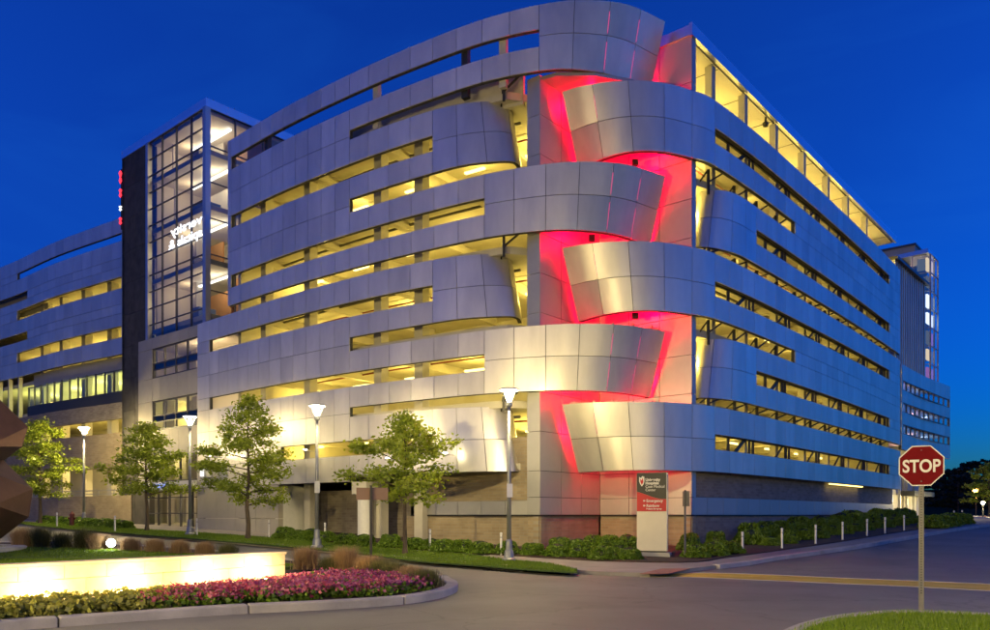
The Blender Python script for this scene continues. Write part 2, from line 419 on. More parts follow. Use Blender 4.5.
def sweep_wall(name, path, s0, s1, z0, z1, m, parent, off=0.0, th=0.3, n=None, zfun=None):
    n = n or max(2, int((s1 - s0)/1.2)); vs = []; f = []; uv = []
    for k in range(n + 1):
        q = s0 + (s1 - s0)*k/n; p, nn = path.at(q)
        for o_ in (off, off - th):
            p2 = p + nn*o_
            for z in (z0, z1): vs.append((p2.x, p2.y, EYE + z)); uv.append((q, z))
    for k in range(n):
        a = 4*k; b = a + 4
        f += [(a, b, b+1, a+1), (b+2, a+2, a+3, b+3), (a+1, b+1, b+3, a+3), (b, a, a+2, b+2)]
    f += [(0, 1, 3, 2), (4*n+1, 4*n, 4*n+2, 4*n+3)]
    return mesh(name, vs, f, m, parent, uv=uv)

# ------------------------------------------------------------------ the parking garage
GAR = thing('parking_garage', 'large curved parking garage wrapped in overlapping metal bands with red lit corner', 'building')
Z0 = 1.87; PER = 6.70
zbR = [Z0, 8.57, 15.27]; ztR = [4.74, 11.44, 18.14]
zbL = [5.19, 11.89, 18.59]; ztL = [7.92, 14.62, 21.30]
s228 = Lp.spx(228); s348 = Lp.spx(349); s485 = Lp.spx(485); s540 = Lp.spx(540); s433 = Lp.spx(433); s209 = Lp.spx(209); s196 = Lp.spx(197); s277 = Lp.spx(278)
s152 = Lp.spx(152); s160 = Lp.spx(160)
# far half of the left front: one wall with slots
opU = [(s228+0.35, s348, 19.59, 20.29), (s228+0.35, s348, 16.27, 16.97), (s228+0.35, s348, 12.89, 13.59), (s228-0.3, s348, 11.44, 11.89)]
cu = cells(Lp, s228, s348, [11.44, 11.89, 12.89, 13.59, 14.93, 16.27, 16.97, 18.28, 19.59, 20.29, 21.30], 1.0, opU)
band(GAR, 'front_wall', Lp, cu, 0, 30, 'panel', 2)
opD = [(s209, s348, 9.57, 10.27), (s209, s348, 6.19, 6.89), (s277+0.2, s348, 2.87, 3.57), (s152, s196, 8.8, 10.72), (s152, s196, 5.42, 7.33), (s160, s196, 2.1, 3.75)]
cd = cells(Lp, 0, s348, [1.6, 2.1, 2.87, 3.57, 3.75, 4.6, 5.42, 6.19, 6.89, 7.33, 8.05, 8.8, 9.57, 10.27, 10.72, 11.44], 1.0, opD)
# merge the thin rows outside the tower base into taller panels
cdL = [c for c in cells(Lp, 0, s196, [1.6, 2.1, 3.75, 5.42, 7.33, 8.8, 10.72, 11.44], 1.3, opD)]
cdR = [c for c in cells(Lp, s196, s348, [1.6, 2.87, 3.57, 4.9, 6.19, 6.89, 8.23, 9.57, 10.27, 11.44], 1.0, opD)]
band(GAR, 'podium_wall', Lp, cdL, 0, 30, 'tan_panel', 2)
band(GAR, 'front_wall', Lp, cdR, 0, 30, 'panel', 2)
# the wrapping bands on the left front
for i in range(3):
    zb, zt = zbL[i], ztL[i]; se = s540 if i == 2 else s485
    op = [(s348, se, zb+1.0, zb+1.7)]
    c1 = cells(Lp, s348, se, [zb, zb+1.0, zb+1.7, zt], 1.32, op)
    c2 = cells(Lp, se, Lp.L, [zb, zb+1.42, zt], 1.32)
    band(GAR, 'wrapping_band', Lp, c1, zb, zt, 'panel', 3); band(GAR, 'wrapping_band', Lp, c2, zb, zt, 'panel_steel', 4)
    zb, zt = zbR[i], ztR[i]; q348 = Lq.spx(349); q433 = Lq.spx(433)
    op = [(q348, q433, zb+1.0, zb+1.7)]
    c1 = cells(Lq, q348, q433, [zb, zb+1.0, zb+1.7, zt], 1.32, op); c2 = cells(Lq, q433, Lq.L, [zb, zb+1.42, zt], 1.25)
    band(GAR, 'curled_band', Lq, c1, zb, zt, 'panel', 3); band(GAR, 'curled_band', Lq, c2, zb, zt, 'panel_steel', 5)
# the right front
r715 = Rp.spx(715); r795 = Rp.spx(795); r890 = Rp.spx(889.5); r740 = Rp.spx(740)
q757 = Rq.spx(757); q795 = Rq.spx(795); q890 = Rq.spx(889.5)
for i in range(3):
    zb, zt = zbR[i], ztR[i]
    op = [(r715, r890, zb+1.0, zb+1.65)]
    band(GAR, 'wrapping_band', Rp, cells(Rp, 0, r715, [zb, zb+1.42, zt], 1.36), zb, zt, 'panel_steel', 4)
    band(GAR, 'wrapping_band', Rp, cells(Rp, r715, r795, [zb, zb+1.0, zb+1.65, zt], 1.36, op), zb, zt, 'panel', 2)
    rows = [zb, zb+1.0, zb+1.65, zt]
    band(GAR, 'side_wall', Rp, cells(Rp, r795, Rp.L, rows, 1.0, op), zb, zt, 'panel', 1)
    if i < 2:
        zb, zt = zbL[i], ztL[i]
        op = [(q757, q890, zb+1.0, zb+1.65)]
        band(GAR, 'curled_band', Rq, cells(Rq, 0, q757, [zb, zb+1.42, zt], 1.3), zb, zt, 'panel_steel', 4)
        band(GAR, 'curled_band', Rq, cells(Rq, q757, q795, [zb, zb+1.0, zb+1.65, zt], 1.36, op), zb, zt, 'panel', 2)
        band(GAR, 'side_wall', Rq, cells(Rq, q795, Rq.L, [zb, zb+1.0, zb+1.65, zt, zbR[i+1]], 1.0, op), zb, zt, 'panel', 1)
# notch walls of the red corner (pier faces)
zn = [0.0, 0.75, 1.87] + [1.87 + 1.675*k for k in range(1, 12)]
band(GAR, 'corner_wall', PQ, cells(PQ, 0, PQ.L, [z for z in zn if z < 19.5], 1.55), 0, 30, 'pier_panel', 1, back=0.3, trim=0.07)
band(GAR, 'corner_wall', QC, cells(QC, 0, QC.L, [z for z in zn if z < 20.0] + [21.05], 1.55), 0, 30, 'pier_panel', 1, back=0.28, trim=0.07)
P2 = Path([tuple(P_ + V*0.7), tuple(P_)], 2); C2 = Path([tuple(C_), tuple(C_ + U*0.4)], 2)
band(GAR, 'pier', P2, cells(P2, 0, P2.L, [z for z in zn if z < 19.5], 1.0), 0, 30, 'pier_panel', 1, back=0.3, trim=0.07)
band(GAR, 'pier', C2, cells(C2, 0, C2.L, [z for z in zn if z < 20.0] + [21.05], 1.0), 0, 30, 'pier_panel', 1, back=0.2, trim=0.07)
flush_panels(298)

# decks, one slab per level
def inset(path, s0, s1, off, n=24):
    out = []
    for k in range(n + 1):
        p, nn = path.at(s0 + (s1 - s0)*k/n); p = p - nn*off; out.append((p.x, p.y))
    return out
front = inset(Lp, s228 + 0.4, Lp.spx(500), 0.75)
side = inset(Rp, Rp.spx(722), Rp.L - 0.4, 0.75)
core = [tuple(P_ + V*1.0 + U*0.7), tuple(P_ + V*1.0 + U*5.4), tuple(Q_ + U*0.6 + V*0.2), tuple(C_ + U*0.6 + V*1.0), tuple(C_ + U*0.9 + V*0.45)]
backside = [(17.5, 68.0), (-2.5, 61.5)]
plan = front + core + side + backside
def slab(name, plan, z0, z1, m, parent):
    n = len(plan); vs = [(x, y, EYE + z0) for x, y in plan] + [(x, y, EYE + z1) for x, y in plan]
    f = [tuple(range(n-1, -1, -1)), tuple(range(n, 2*n))] + [(k, (k+1) % n, n + (k+1) % n, n + k) for k in range(n)]
    o = mesh(name, vs, f, m, parent)
    bm = bmesh.new(); bm.from_mesh(o.data); bmesh.ops.triangulate(bm, faces=[q for q in bm.faces if len(q.verts) > 4]); bmesh.ops.recalc_face_normals(bm, faces=bm.faces[:]); bm.to_mesh(o.data); bm.free()
    return o
DECKS = [2.25, 4.97, 8.25, 11.66, 14.95, 18.36]
for i, z in enumerate(DECKS): slab('floor_deck', plan, z - 0.32, z, 'garage_concrete', GAR)
# beams under the decks, square to the fronts, and the inner back wall
inner = inset(Lp, s228 + 0.4, Lp.spx(470), 11.0, 10) + inset(Rp, Rp.spx(800), Rp.L - 0.4, 10.0, 10)
mb = MB()
for a, b in zip(inner, inner[1:]):
    d = (Vector(b) - Vector(a)); n_ = d.length; d.normalize()
    if n_ > 0.01: mb.obox(a, d, Vector((-d.y, d.x)), 0, n_, 0, 0.3, EYE - 1.7, EYE + 18.0)
mb.build('inner_wall', 'garage_concrete', GAR)
pe, ne = Lp.at(s228 + 0.15)
MB().obox(pe - ne*0.75, -ne, Vector((-ne.y, ne.x)), 0, 12.0, -0.3, 0.0, EYE - 1.7, EYE + 18.0).build('end_wall', 'garage_concrete', GAR)
for z in DECKS[1:]:
    for path, ss in ((Lp, [s228 + 1.5 + k*5.3 for k in range(4)]), (Rp, [Rp.spx(800) + k*5.2 for k in range(6)])):
        for q in ss:
            p, n = path.at(q); mb = MB(); a = p - n*1.2; b = p - n*10.0
            mb.bar((a.x, a.y, EYE + z - 0.55), (b.x, b.y, EYE + z - 0.55), 0.4, 0.45); mb.build('beam', 'garage_concrete', GAR)
# columns
for path, pxs, off, wd, top in ((Lp, (246, 290, 362, 404), 1.3, 0.5, 18.2), (Rp, (730, 763, 793, 820, 843, 862, 880), 1.0, 0.34, 20.5)):
    for px in pxs:
        p, n = path.at(path.spx(px)); p = p - n*off; t = Vector((-n.y, n.x)); mb = MB()
        mb.obox(p, t, n, -wd/2, wd/2, -wd/2, wd/2, g(p.y) - 0.2, EYE + top); mb.build('column', 'garage_concrete', GAR)
# struts and mullions in the slots and gaps
def slot_frames(path, s0, s1, z0, z1, bay=4.6, off=0.32):
    P = lambda q, z: (lambda pn: (pn[0].x - pn[1].x*off, pn[0].y - pn[1].y*off, EYE + z))(path.at(q))
    posts = [s0 + 0.05, s1 - 0.05]; q = s0 + 1.75; first = True
    while q < s1 - 0.3:
        posts.append(q)
        if not first: posts.append(q + 0.42)
        d0 = q - 1.5 if not first else q + 0.5
        if d0 + 1.0 < s1: MB().bar(P(d0, z0 - 0.05), P(d0 + 1.15, z1 + 0.05), 0.075).build('brace', 'steel_dark', GAR)
        q += 2.15 if first else bay; first = False
    for q in posts: MB().bar(P(q, z0 - 0.05), P(q, z1 + 0.05), 0.12).build('mullion', 'steel_dark', GAR)
    n = max(2, int((s1 - s0)/1.2)); mb = MB()
    for k in range(n): mb.bar(P(s0 + (s1-s0)*k/n, z1 + 0.02), P(s0 + (s1-s0)*(k+1)/n, z1 + 0.02), 0.09)
    mb.build('slot_rail', 'steel_dark', GAR)
for i in range(3):
    slot_frames(Rp, r715, r890, zbR[i] + 1.0, zbR[i] + 1.65)
    if i < 2: slot_frames(Rq, q757, q890, zbL[i] + 1.0, zbL[i] + 1.65)
def gap_truss(path, s0, s1, z0, z1, step=2.6, off=0.55):
    n = max(1, round((s1 - s0)/step)); P = lambda q, z, o=off: (lambda pn: (pn[0].x - pn[1].x*o, pn[0].y - pn[1].y*o, EYE + z))(path.at(q))
    for k in range(n):
        q = s0 + (s1 - s0)*(k + 0.5)/n; mb = MB()
        mb.bar(P(q, z0), P(q, z1), 0.12).bar(P(q, (z0+z1)/2), P(q + 0.8, z1 - 0.02, 0.3), 0.07).bar(P(q, z1), P(q - 0.5, z0, 1.2), 0.07)
        mb.build('bracket', 'steel_dark', GAR)
for i in range(3):
    if i: gap_truss(Rp, Rp.spx(703), r795, ztL[i-1] - 0.35, zbR[i] + 0.1)
    if i < 2: gap_truss(Rp, Rp.spx(703), r890 + 1, ztR[i] - 0.1, zbL[i] + 0.1)
for i in range(3):
    gap_truss(Lp, Lp.spx(480), Lp.spx(520), ztR[i] - 0.3, zbL[i] + 0.1, 1.6, 0.5)
for k, (x, z) in enumerate(((372, 19.4), (462, 19.4), (500, 19.4), (262, 19.4))):     # posts in the open top slot
    p, n = Lp.at(Lp.spx(x)); p = p - n*0.35; t = Vector((-n.y, n.x))
    MB().obox(p, t, n, -0.16, 0.16, -0.12, 0.12, EYE + 18.3, EYE + 20.5).build('slot_post', 'garage_concrete' if k % 2 == 0 else 'steel_dark', GAR)
# steel braces behind the bands in the red corner
for i, z in enumerate((4.9, 8.2, 11.6, 14.9, 18.2)):
    a = Q_ - U*0.3 + Vector((0, -0.3)); mb = MB()
    for tgt in ((3.5, 34.9), (5.1, 34.2), (6.9, 34.7), (4.3, 34.5), (6.0, 34.3)):
        mb.bar((a.x, a.y, EYE + z - 0.35), (tgt[0], tgt[1], EYE + z + 0.05), 0.10)
    mb.bar((3.3, 34.9, EYE + z), (7.2, 35.0, EYE + z), 0.12)
    mb.build('corner_brace', 'steel_red_lit', GAR)
# roof canopy over the right front
Ro = C_ - U*0.08; Wd = V
roof = thing_part = MB().obox(Ro, U, V, 0.0, 33.9, -0.02, 9.0, EYE + 20.62, EYE + 21.05).build('roof', 'fascia', GAR)
MB().obox(Ro, U, V, -0.04, 33.95, -0.08, 0.06, EYE + 20.56, EYE + 21.10).build('fascia', 'fascia', roof)
MB().obox(Ro, U, V, 0.35, 33.8, 0.2, 8.9, EYE + 20.57, EYE + 20.615).build('soffit', 'interior_wall', roof)
mb = MB()
for k in range(1, 11): mb.obox(Ro, U, V, k*3.2, k*3.2 + 0.03, 0.2, 8.9, EYE + 20.55, EYE + 20.568)
mb.build('soffit_joint', 'mullion', roof)
for b_ in (2.2, 4.6): MB().obox(Ro, U, V, 0.36, 33.8, b_, b_ + 0.03, EYE + 20.55, EYE + 20.567).build('soffit_joint', 'mullion', roof)
cm = MB(); p = Ro + U*8.97 + V*0.25; n = Vector((0, 0)); cm.lathe([(0.02, 20.05), (0.13, 20.1), (0.16, 20.28), (0.06, 20.34), (0.05, 20.6)], 12, (0, 0))
MB().add([(x + p.x + n.x*0.1, y + p.y + n.y*0.1, z + EYE) for x, y, z in cm.v], cm.f).build('security_camera', 'steel_dark', GAR)

# the base: brick, panel strip and ledge
r698 = Rp.spx(697)
rL = Rp.L
sweep_wall('brick_wall', Rp, r698, rL, -1.9, -0.06, 'brick_grey', GAR, off=-0.55)
sweep_wall('ledge', Rp, r698, rL, -0.06, 0.0, 'steel_dark', GAR, off=-0.48)
sweep_wall('brick_wall', Rp, r698 + 0.15, rL, 0.78, 2.05, 'brick_grey', GAR, off=-0.62)
bs = band(GAR, 'panel_strip', Path([tuple(Vector(p)) for p in inset(Rp, r698, rL, 0.5, 12)], 2), [], 0, 30, 'pier_panel', 1)
sp = Path(inset(Rp, r698, rL, 0.5, 12), 3)
for (a, b, z0, z1) in cells(sp, 0, sp.L, [0.0, 0.78], 1.3):
    vs, f = panel_geo(sp, a, b, z0, z1, 0, 30, 1, th=0.2); mesh('strip_panel', vs, f, 'pier_panel', bs)
for pth in (PQ, QC):
    sweep_wall('brick_wall', pth, 0, pth.L, -1.9, -0.06, 'brick_tan', GAR, off=-0.06, n=2); sweep_wall('ledge', pth, 0, pth.L, -0.06, -0.005, 'steel_dark', GAR, off=0.02, n=2)
for pth in (P2, C2):
    sweep_wall('brick_wall', pth, 0, pth.L - 0.005, -1.9, -0.06, 'brick_tan', GAR, off=-0.06, n=2); sweep_wall('ledge', pth, 0, pth.L, -0.06, -0.005, 'steel_dark', GAR, off=0.02, n=2)
BL = Path([(-4.3, 38.1), tuple(P_ + V*0.7 + U*0.25)], 6)       # recessed base of the left front
sweep_wall('brick_wall', BL, 0, BL.L, -1.9, -0.06, 'brick_tan', GAR, n=4)
sweep_wall('ledge', BL, 0.5, BL.L, -0.06, 0.0, 'steel_dark', GAR, off=0.06, n=4)
sweep_wall('brick_wall', BL, 0, BL.L, 0.62, 3.4, 'brick_tan', GAR, off=-0.1, n=4)
bs2 = mesh('panel_strip', *(lambda m: (m.v, m.f))(MB().obox(BL.at(0.6)[0] - BL.at(0.6)[1]*0.2, (BL.at(5)[0]-BL.at(1)[0]).normalized(), BL.at(1)[1], 0, BL.L - 0.6, 0, 0.16, EYE, EYE + 0.6)), 'backing', GAR)
for (a, b, z0, z1) in cells(BL, 0.6, BL.L, [0.0, 0.62], 1.3):
    vs, f = panel_geo(BL, a, b, z0, z1, 0, 30, 1, th=0.06, front=0.03); mesh('strip_panel', vs, f, 'pier_panel', bs2)
# deep brick recess of the garage entrance and its round column
RE = Path([(-13.2, 46.6), (-4.6, 39.4)], 6)
sweep_wall('entrance_brick_wall', RE, 0, RE.L, -1.9, 1.3, 'brick_grey', GAR, n=6)
RS = Path([(-4.6, 39.4), (-4.35, 38.15)], 2); sweep_wall('brick_wall', RS, 0, RS.L, -1.9, 1.3, 'brick_grey', GAR, n=2)
pc = Vector(PX(365, 38.4)); mb = MB(); mb.lathe([(0.36, g(38.4) - 0.1), (0.36, EYE + 0.9), (0.38, EYE + 0.92), (0.38, EYE + 1.0)], 20, pc); mb.build('round_column', 'white_paint', GAR, smooth=False)
MB().obox(pc, Vector((0.8, -0.6)), Vector((0.6, 0.8)), -0.5, 0.5, -0.4, 0.4, EYE + 1.0, EYE + 1.6).build('column_head', 'garage_concrete', GAR)
# plain base wall left of the entrance
e0, e1 = s196, s277
for a, b, z0, z1 in cells(Lp, e0, e1, [-1.6, -0.2, 1.58], 2.1):
    vs, f = panel_geo(Lp, a, b, z0, z1, 0, 30, 2, th=0.3); mesh('base_panel', vs, f, 'tan_panel', GAR)
p, n = Lp.at(e1 - 0.02); t = Vector((-n.y, n.x))
MB().obox(p - n*0.02, -n, t, 0.0, 2.6, -0.3, 0.0, EYE - 1.7, EYE + 1.58).build('entrance_jamb', 'white_paint', GAR)
# entrance front under the tower: canopy, doors, windows
sweep_wall('canopy', Lp, 0.2, s196 - 0.02, 1.55, 2.08, 'white_paint', GAR, off=0.25, th=1.2)
def glazing(parent, path, s0, s1, z0, z1, nx, zs, off=-0.12, gm='glass', fm='mullion', panes=True):
    """panes and bars filling an opening; every pane its own piece"""
    for k in range(nx):
        a = s0 + (s1 - s0)*k/nx; b = s0 + (s1 - s0)*(k+1)/nx
        for za, zb_ in zip(zs, zs[1:]):
            vs, f = panel_geo(path, a, b, za, zb_, 0, 30, 1, gap=0.03, th=0.02, front=off); mesh('pane', vs, f, gm, parent)
    for k in range(nx + 1):
        q = s0 + (s1 - s0)*k/nx; p, n = path.at(min(max(q, s0 + 0.03), s1 - 0.03)); t = Vector((-n.y, n.x))
        MB().obox(p + n*off, t, n, -0.035, 0.035, -0.08, 0.05, EYE + z0, EYE + z1).build('mullion', fm, parent)
    for z in zs:
        a, n = path.at(s0 + 0.02); b, _ = path.at(s1 - 0.02)
        a = a + n*(off + 0.0); b = b + n*(off + 0.0)
        MB().bar((a.x, a.y, EYE + z), (b.x, b.y, EYE + z), 0.09, 0.06).build('transom', fm, parent)
for (z0, z1) in ((8.8, 10.72), (5.42, 7.33)):
    glazing(GAR, Lp, s152, s196, z0, z1, 4, [z0 + 0.05, z0 + 0.55, z0 + 0.95, z1 - 0.05])
    sweep_wall('spandrel', Lp, s152 + 0.05, s196 - 0.05, z0 + 0.55, z0 + 0.95, 'spandrel', GAR, off=-0.16, th=0.05)
glazing(GAR, Lp, s160, s196, 2.1, 3.75, 2, [2.15, 3.7])
glazing(GAR, Lp, 0.3, s196 - 0.1, -1.2, 1.5, 5, [-1.0, 0.1, 1.1, 1.5], off=-0.5)
# rooms behind the tower-base windows
rm = MB(); a = Vector(PX(150, 56)); rm.obox(Lp.at(0.3)[0] - Lp.at(0.3)[1]*3.2, (Lp.at(5)[0] - Lp.at(1)[0]).normalized(), Lp.at(1)[1], 0, 9.2, -0.2, 0.0, EYE - 1.6, EYE + 11.3); rm.build('room_wall', 'interior_wall', GAR)
for z in (1.8, 4.6, 8.1, 11.2):
    sweep_wall('room_floor', Lp, 0.2, s196 + 1, z - 0.25, z, 'interior_wall', GAR, off=-0.35, th=2.9)
for z, m in ((6.2, 'interior_blue'), (9.2, 'interior_orange'), (2.8, 'interior_blue')):
    sweep_wall('room_partition', Lp, s152 + 2.2, s196 - 0.6, z - 0.9, z + 0.5, m, GAR, off=-2.6, th=0.2)

# garage lights: fixtures with their lamps on every level
YEL = (1.0, 0.73, 0.13)
fix = None
def fixture(p, z, t, power, col=YEL, parent=GAR, rad=0.25):
    global fix
    if fix is None:
        fix = MB().box(-0.6, 0.6, -0.09, 0.09, 0.0, 0.09).build('light_fixture', 'tube_yellow', parent); o = fix
    else:
        o = fix.copy(); COL.objects.link(o)
    o.location = (p.x, p.y, z + 0.1); o.rotation_euler = (0, 0, math.atan2(t.y, t.x))
    plight((p.x, p.y, z), power, col, rad, parent)
LV = list(zip(DECKS, DECKS[1:]))
for z0, z1 in LV:
    zl = EYE + z1 - 1.05
    for q in [s228 + 1.5 + 4.4*k for k in range(6)]:
        if q > Lp.spx(505): continue
        p, n = Lp.at(q); p = p - n*5.0; fixture(p, zl, Vector((-n.y, n.x)), 330)
    for q in [Rp.spx(718) + 5.2*k for k in range(7)]:
        if q > rL - 1: continue
        p, n = Rp.at(q); p = p - n*(4.0 if q > Rp.spx(745) else 1.8); fixture(p, zl, Vector((-n.y, n.x)), 290)
for q in [Rp.spx(712) + 4.8*k for k in range(7)]:
    p, n = Rp.at(q); p = p - n*3.4; fixture(p, EYE + 19.1, Vector((-n.y, n.x)), 340)
# red floods in the corner notch
RED = (1.0, 0.0, 0.028)
nc = (P_ + C_)/2 + Vector((0.0, 0.9))
for z in (4.6, 6.9, 9.9, 13.3, 16.6, 19.2):
    for dx in (-1.2, 1.2):
        a = nc + Vector((0.79, 0.0))*dx; plight((a.x, a.y, EYE + z - 0.9), 300, RED, 0.12, GAR, 'red_flood')
        MB().box(a.x - 0.12, a.x + 0.12, a.y - 0.1, a.y + 0.1, EYE + z - 1.32, EYE + z - 1.08).build('flood_housing', 'steel_dark', GAR)

for px, z in ((175, 10.3), (190, 10.3), (175, 6.9), (190, 6.9), (180, 3.6), (150, 1.0), (185, 1.0)):
    p, n = Lp.at(Lp.spx(px)); p = p - n*1.6; plight((p.x, p.y, EYE + z - 0.1), 60, (1.0, 0.74, 0.40), 0.2, GAR)

for x, y, z in ((3.45, 34.3, 6.3), (3.45, 34.3, 13.0), (3.45, 34.3, 19.4), (7.1, 34.5, 3.9), (7.1, 34.5, 9.6), (7.1, 34.5, 16.3), (6.0, 35.2, 19.6)):
    plight((x, y, EYE + z), 220, RED, 0.1, GAR, 'red_flood')

# upstand of the open top deck, soffit over the red corner, far end wall, strip light under the lowest band
sweep_wall('deck_upstand', Lp, s228 + 0.5, Lp.spx(516), 17.9, 19.45, 'garage_concrete', GAR, off=-1.15, th=0.25)
slab('corner_soffit', [tuple(P_ + V*0.3 + U*0.1), (2.6, 33.25), (4.2, 33.25), (5.8, 33.75), (7.1, 34.75), tuple(C_ + U*0.2), tuple(Q_ + U*0.3)], 18.45, 18.6, 'pier_panel', GAR)
pe, ne = Rp.at(rL - 0.15); MB().obox(pe - ne*0.8, -ne, Vector((-ne.y, ne.x)), 0, 10.0, 0.0, 0.3, EYE - 1.5, EYE + 18.0).build('end_wall', 'garage_concrete', GAR)
sweep_wall('soffit_light', Rp, Rp.spx(836), Rp.spx(868), 1.80, 1.86, 'tube_yellow', GAR, off=-0.3, th=0.12)

# glowing red bars set in joints of the wrapping bands, standing in for leaked light
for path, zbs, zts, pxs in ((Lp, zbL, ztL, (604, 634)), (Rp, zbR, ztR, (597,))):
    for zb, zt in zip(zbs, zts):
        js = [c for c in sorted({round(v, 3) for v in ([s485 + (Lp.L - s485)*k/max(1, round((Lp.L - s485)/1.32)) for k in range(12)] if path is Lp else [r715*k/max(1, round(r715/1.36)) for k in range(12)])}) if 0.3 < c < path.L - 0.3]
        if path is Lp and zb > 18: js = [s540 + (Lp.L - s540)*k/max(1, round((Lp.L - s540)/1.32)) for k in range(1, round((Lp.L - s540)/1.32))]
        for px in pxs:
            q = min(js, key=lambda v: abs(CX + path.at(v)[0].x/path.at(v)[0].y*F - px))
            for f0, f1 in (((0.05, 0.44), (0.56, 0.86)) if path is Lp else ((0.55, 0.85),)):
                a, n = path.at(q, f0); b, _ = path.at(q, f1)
                MB().bar((a.x - n.x*0.012, a.y - n.y*0.012, EYE + zb + (zt - zb)*f0), (b.x - n.x*0.012, b.y - n.y*0.012, EYE + zb + (zt - zb)*f1), 0.026).build('joint_leak_glow', 'leak_glow_red', GAR)

# pipes under the deck ceilings
mat('pipe_red', (0.30, 0.06, 0.04), 0.5)
for z in DECKS[1:]:
    for path, a, b, offs in ((Lp, s228 + 0.8, Lp.spx(498), (2.6, 4.2)), (Rp, Rp.spx(745), rL - 0.6, (2.4, 3.8))):
        for o_, m_, w_ in zip(offs, ('galv', 'pipe_red'), (0.14, 0.09)):
            mb = MB(); pts = inset(path, a, b, o_, 10)
            for p0, p1 in zip(pts, pts[1:]): mb.bar((*p0, EYE + z - 0.5), (*p1, EYE + z - 0.5), w_, n=6)
            mb.build('pipe', m_, GAR)

# ------------------------------------------------------------------ glass stair tower
TOW = thing('stair_tower', 'tall glass stair tower with dark stone side rising above the garage front', 'building')
T0 = Vector((-17.5, 48.0)); TT = 24.75
TF = Path([tuple(T0 + V*11.1), tuple(T0)], 2); TR = Path([tuple(T0), tuple(T0 + U*6.0)], 2)
t147 = TF.spx(148)
band(TOW, 'stone_wall', TF, cells(TF, 0, t147, [-1.6 + 2.2*k for k in range(12)] + [TT], 1.7), 0, 30, 'dark_stone', 1, back=0.4)
flush_panels(80)
TL = Path([tuple(T0 + V*11.1 + U*7.5), tuple(T0 + V*11.1)], 2)
sweep_wall('stone_side_wall', TL, 0, TL.L, -1.6, TT, 'dark_stone', TOW, off=-0.06)
zs = [11.5 + 1.1*k for k in range(12)] + [TT - 0.02]
glazing(TOW, TF, t147, TF.L, 11.4, TT, 4, zs, off=-0.05)
glazing(TOW, TR, 0, TR.L, 11.4, TT, 3, zs[::2] + [TT - 0.02], off=-0.05)
MB().obox(T0, U, V, -0.12, 0.22, -0.12, 0.22, EYE + 11.0, EYE + TT).build('corner_post', 'alum', TOW)
MB().obox(T0 + V*(11.1 - t147), U, V, -0.1, 0.2, -0.15, 0.15, EYE + 11.0, EYE + TT).build('edge_post', 'alum', TOW)
MB().obox(T0, U, V, -0.05, 7.5, -0.05, 11.15, EYE + TT, EYE + 25.3).build('roof_cap', 'fascia', TOW)
MB().obox(T0, U, V, 0.25, 6.0, 0.25, 7.0, EYE + TT - 0.2, EYE + TT - 0.02).build('ceiling', 'interior_wall', TOW)
for k in range(5):
    z = 9.0 + 3.35*k
    MB().obox(T0, U, V, 0.3, 6.0, 0.3, 8.0, EYE + z - 0.3, EYE + z).build('floor', 'interior_wall', TOW)
    if k:
        MB().obox(T0, U, V, 2.9, 3.0, 3.0 - k % 2, 4.6, EYE + z, EYE + z + 2.3).build('partition', 'interior_orange' if k < 3 else 'interior_wall', TOW)
        MB().obox(T0, U, V, 1.2, 2.4, 2.4 + 0.6*(k % 3), 3.9, EYE + z, EYE + z + 1.05).build('counter', 'interior_blue' if k % 2 else 'interior_dark', TOW)
        MB().obox(T0, U, V, 2.0, 2.2, 0.8, 5.4, EYE + min(z + 2.75, TT - 0.4), EYE + min(z + 2.83, TT - 0.3)).build('ceiling_light', 'tube_white', TOW)
        MB().obox(T0, U, V, 0.9, 1.0, 4.9 + 0.2*k, 5.0 + 0.2*k, EYE + z, EYE + z + 3.0).build('inner_column', 'interior_wall', TOW)
        plight((T0 + U*1.8 + V*2.2).to_3d() + Vector((0, 0, EYE + min(z + 2.4, TT - 0.7))), 75, (1.0, 0.78, 0.46), 0.3, TOW)
        plight((T0 + U*1.8 + V*5.2).to_3d() + Vector((0, 0, EYE + min(z + 2.4, TT - 0.7))), 45, (1.0, 0.72, 0.38), 0.3, TOW)
MB().obox(T0, U, V, 4.6, 4.8, 0.3, 8.0, EYE + 9, EYE + TT - 0.2).build('back_wall', 'interior_wall', TOW)
MB().obox(T0, U, V, 0.4, 4.6, 6.9, 7.05, EYE + 9, EYE + TT - 0.2).build('side_wall', 'interior_wall', TOW)
MB().obox(T0, U, V, 3.2, 4.55, 0.6, 2.4, EYE + 9, EYE + TT - 0.25).build('lift_shaft', 'interior_orange', TOW)
# lit letters behind the glass, read from their back
def text3d(name, body, size, m, parent=None, loc=(0,0,0), rot=(0,0,0), ext=0.01, sx=1.0, mirror=False, bold=0.0, align='LEFT'):
    cu = bpy.data.curves.new(name, 'FONT'); cu.body = body; cu.size = size; cu.extrude = ext; cu.offset = bold; cu.align_x = align
    o = bpy.data.objects.new(name, cu); cu.materials.append(MATS[m]); COL.objects.link(o)
    o.location = loc; o.rotation_euler = rot; o.scale = (-sx if mirror else sx, 1, 1)
    if parent is not None: o.parent = parent
    bpy.context.view_layer.update()
    me = bpy.data.meshes.new_from_object(o.evaluated_get(bpy.context.evaluated_depsgraph_get())); me.name = name
    r = bpy.data.objects.new(name, me); COL.objects.link(r); r.location = loc; r.rotation_euler = rot; r.scale = o.scale
    if parent is not None: r.parent = parent
    bpy.data.objects.remove(o); return r
rzF = math.atan2(-V.y, -V.x)
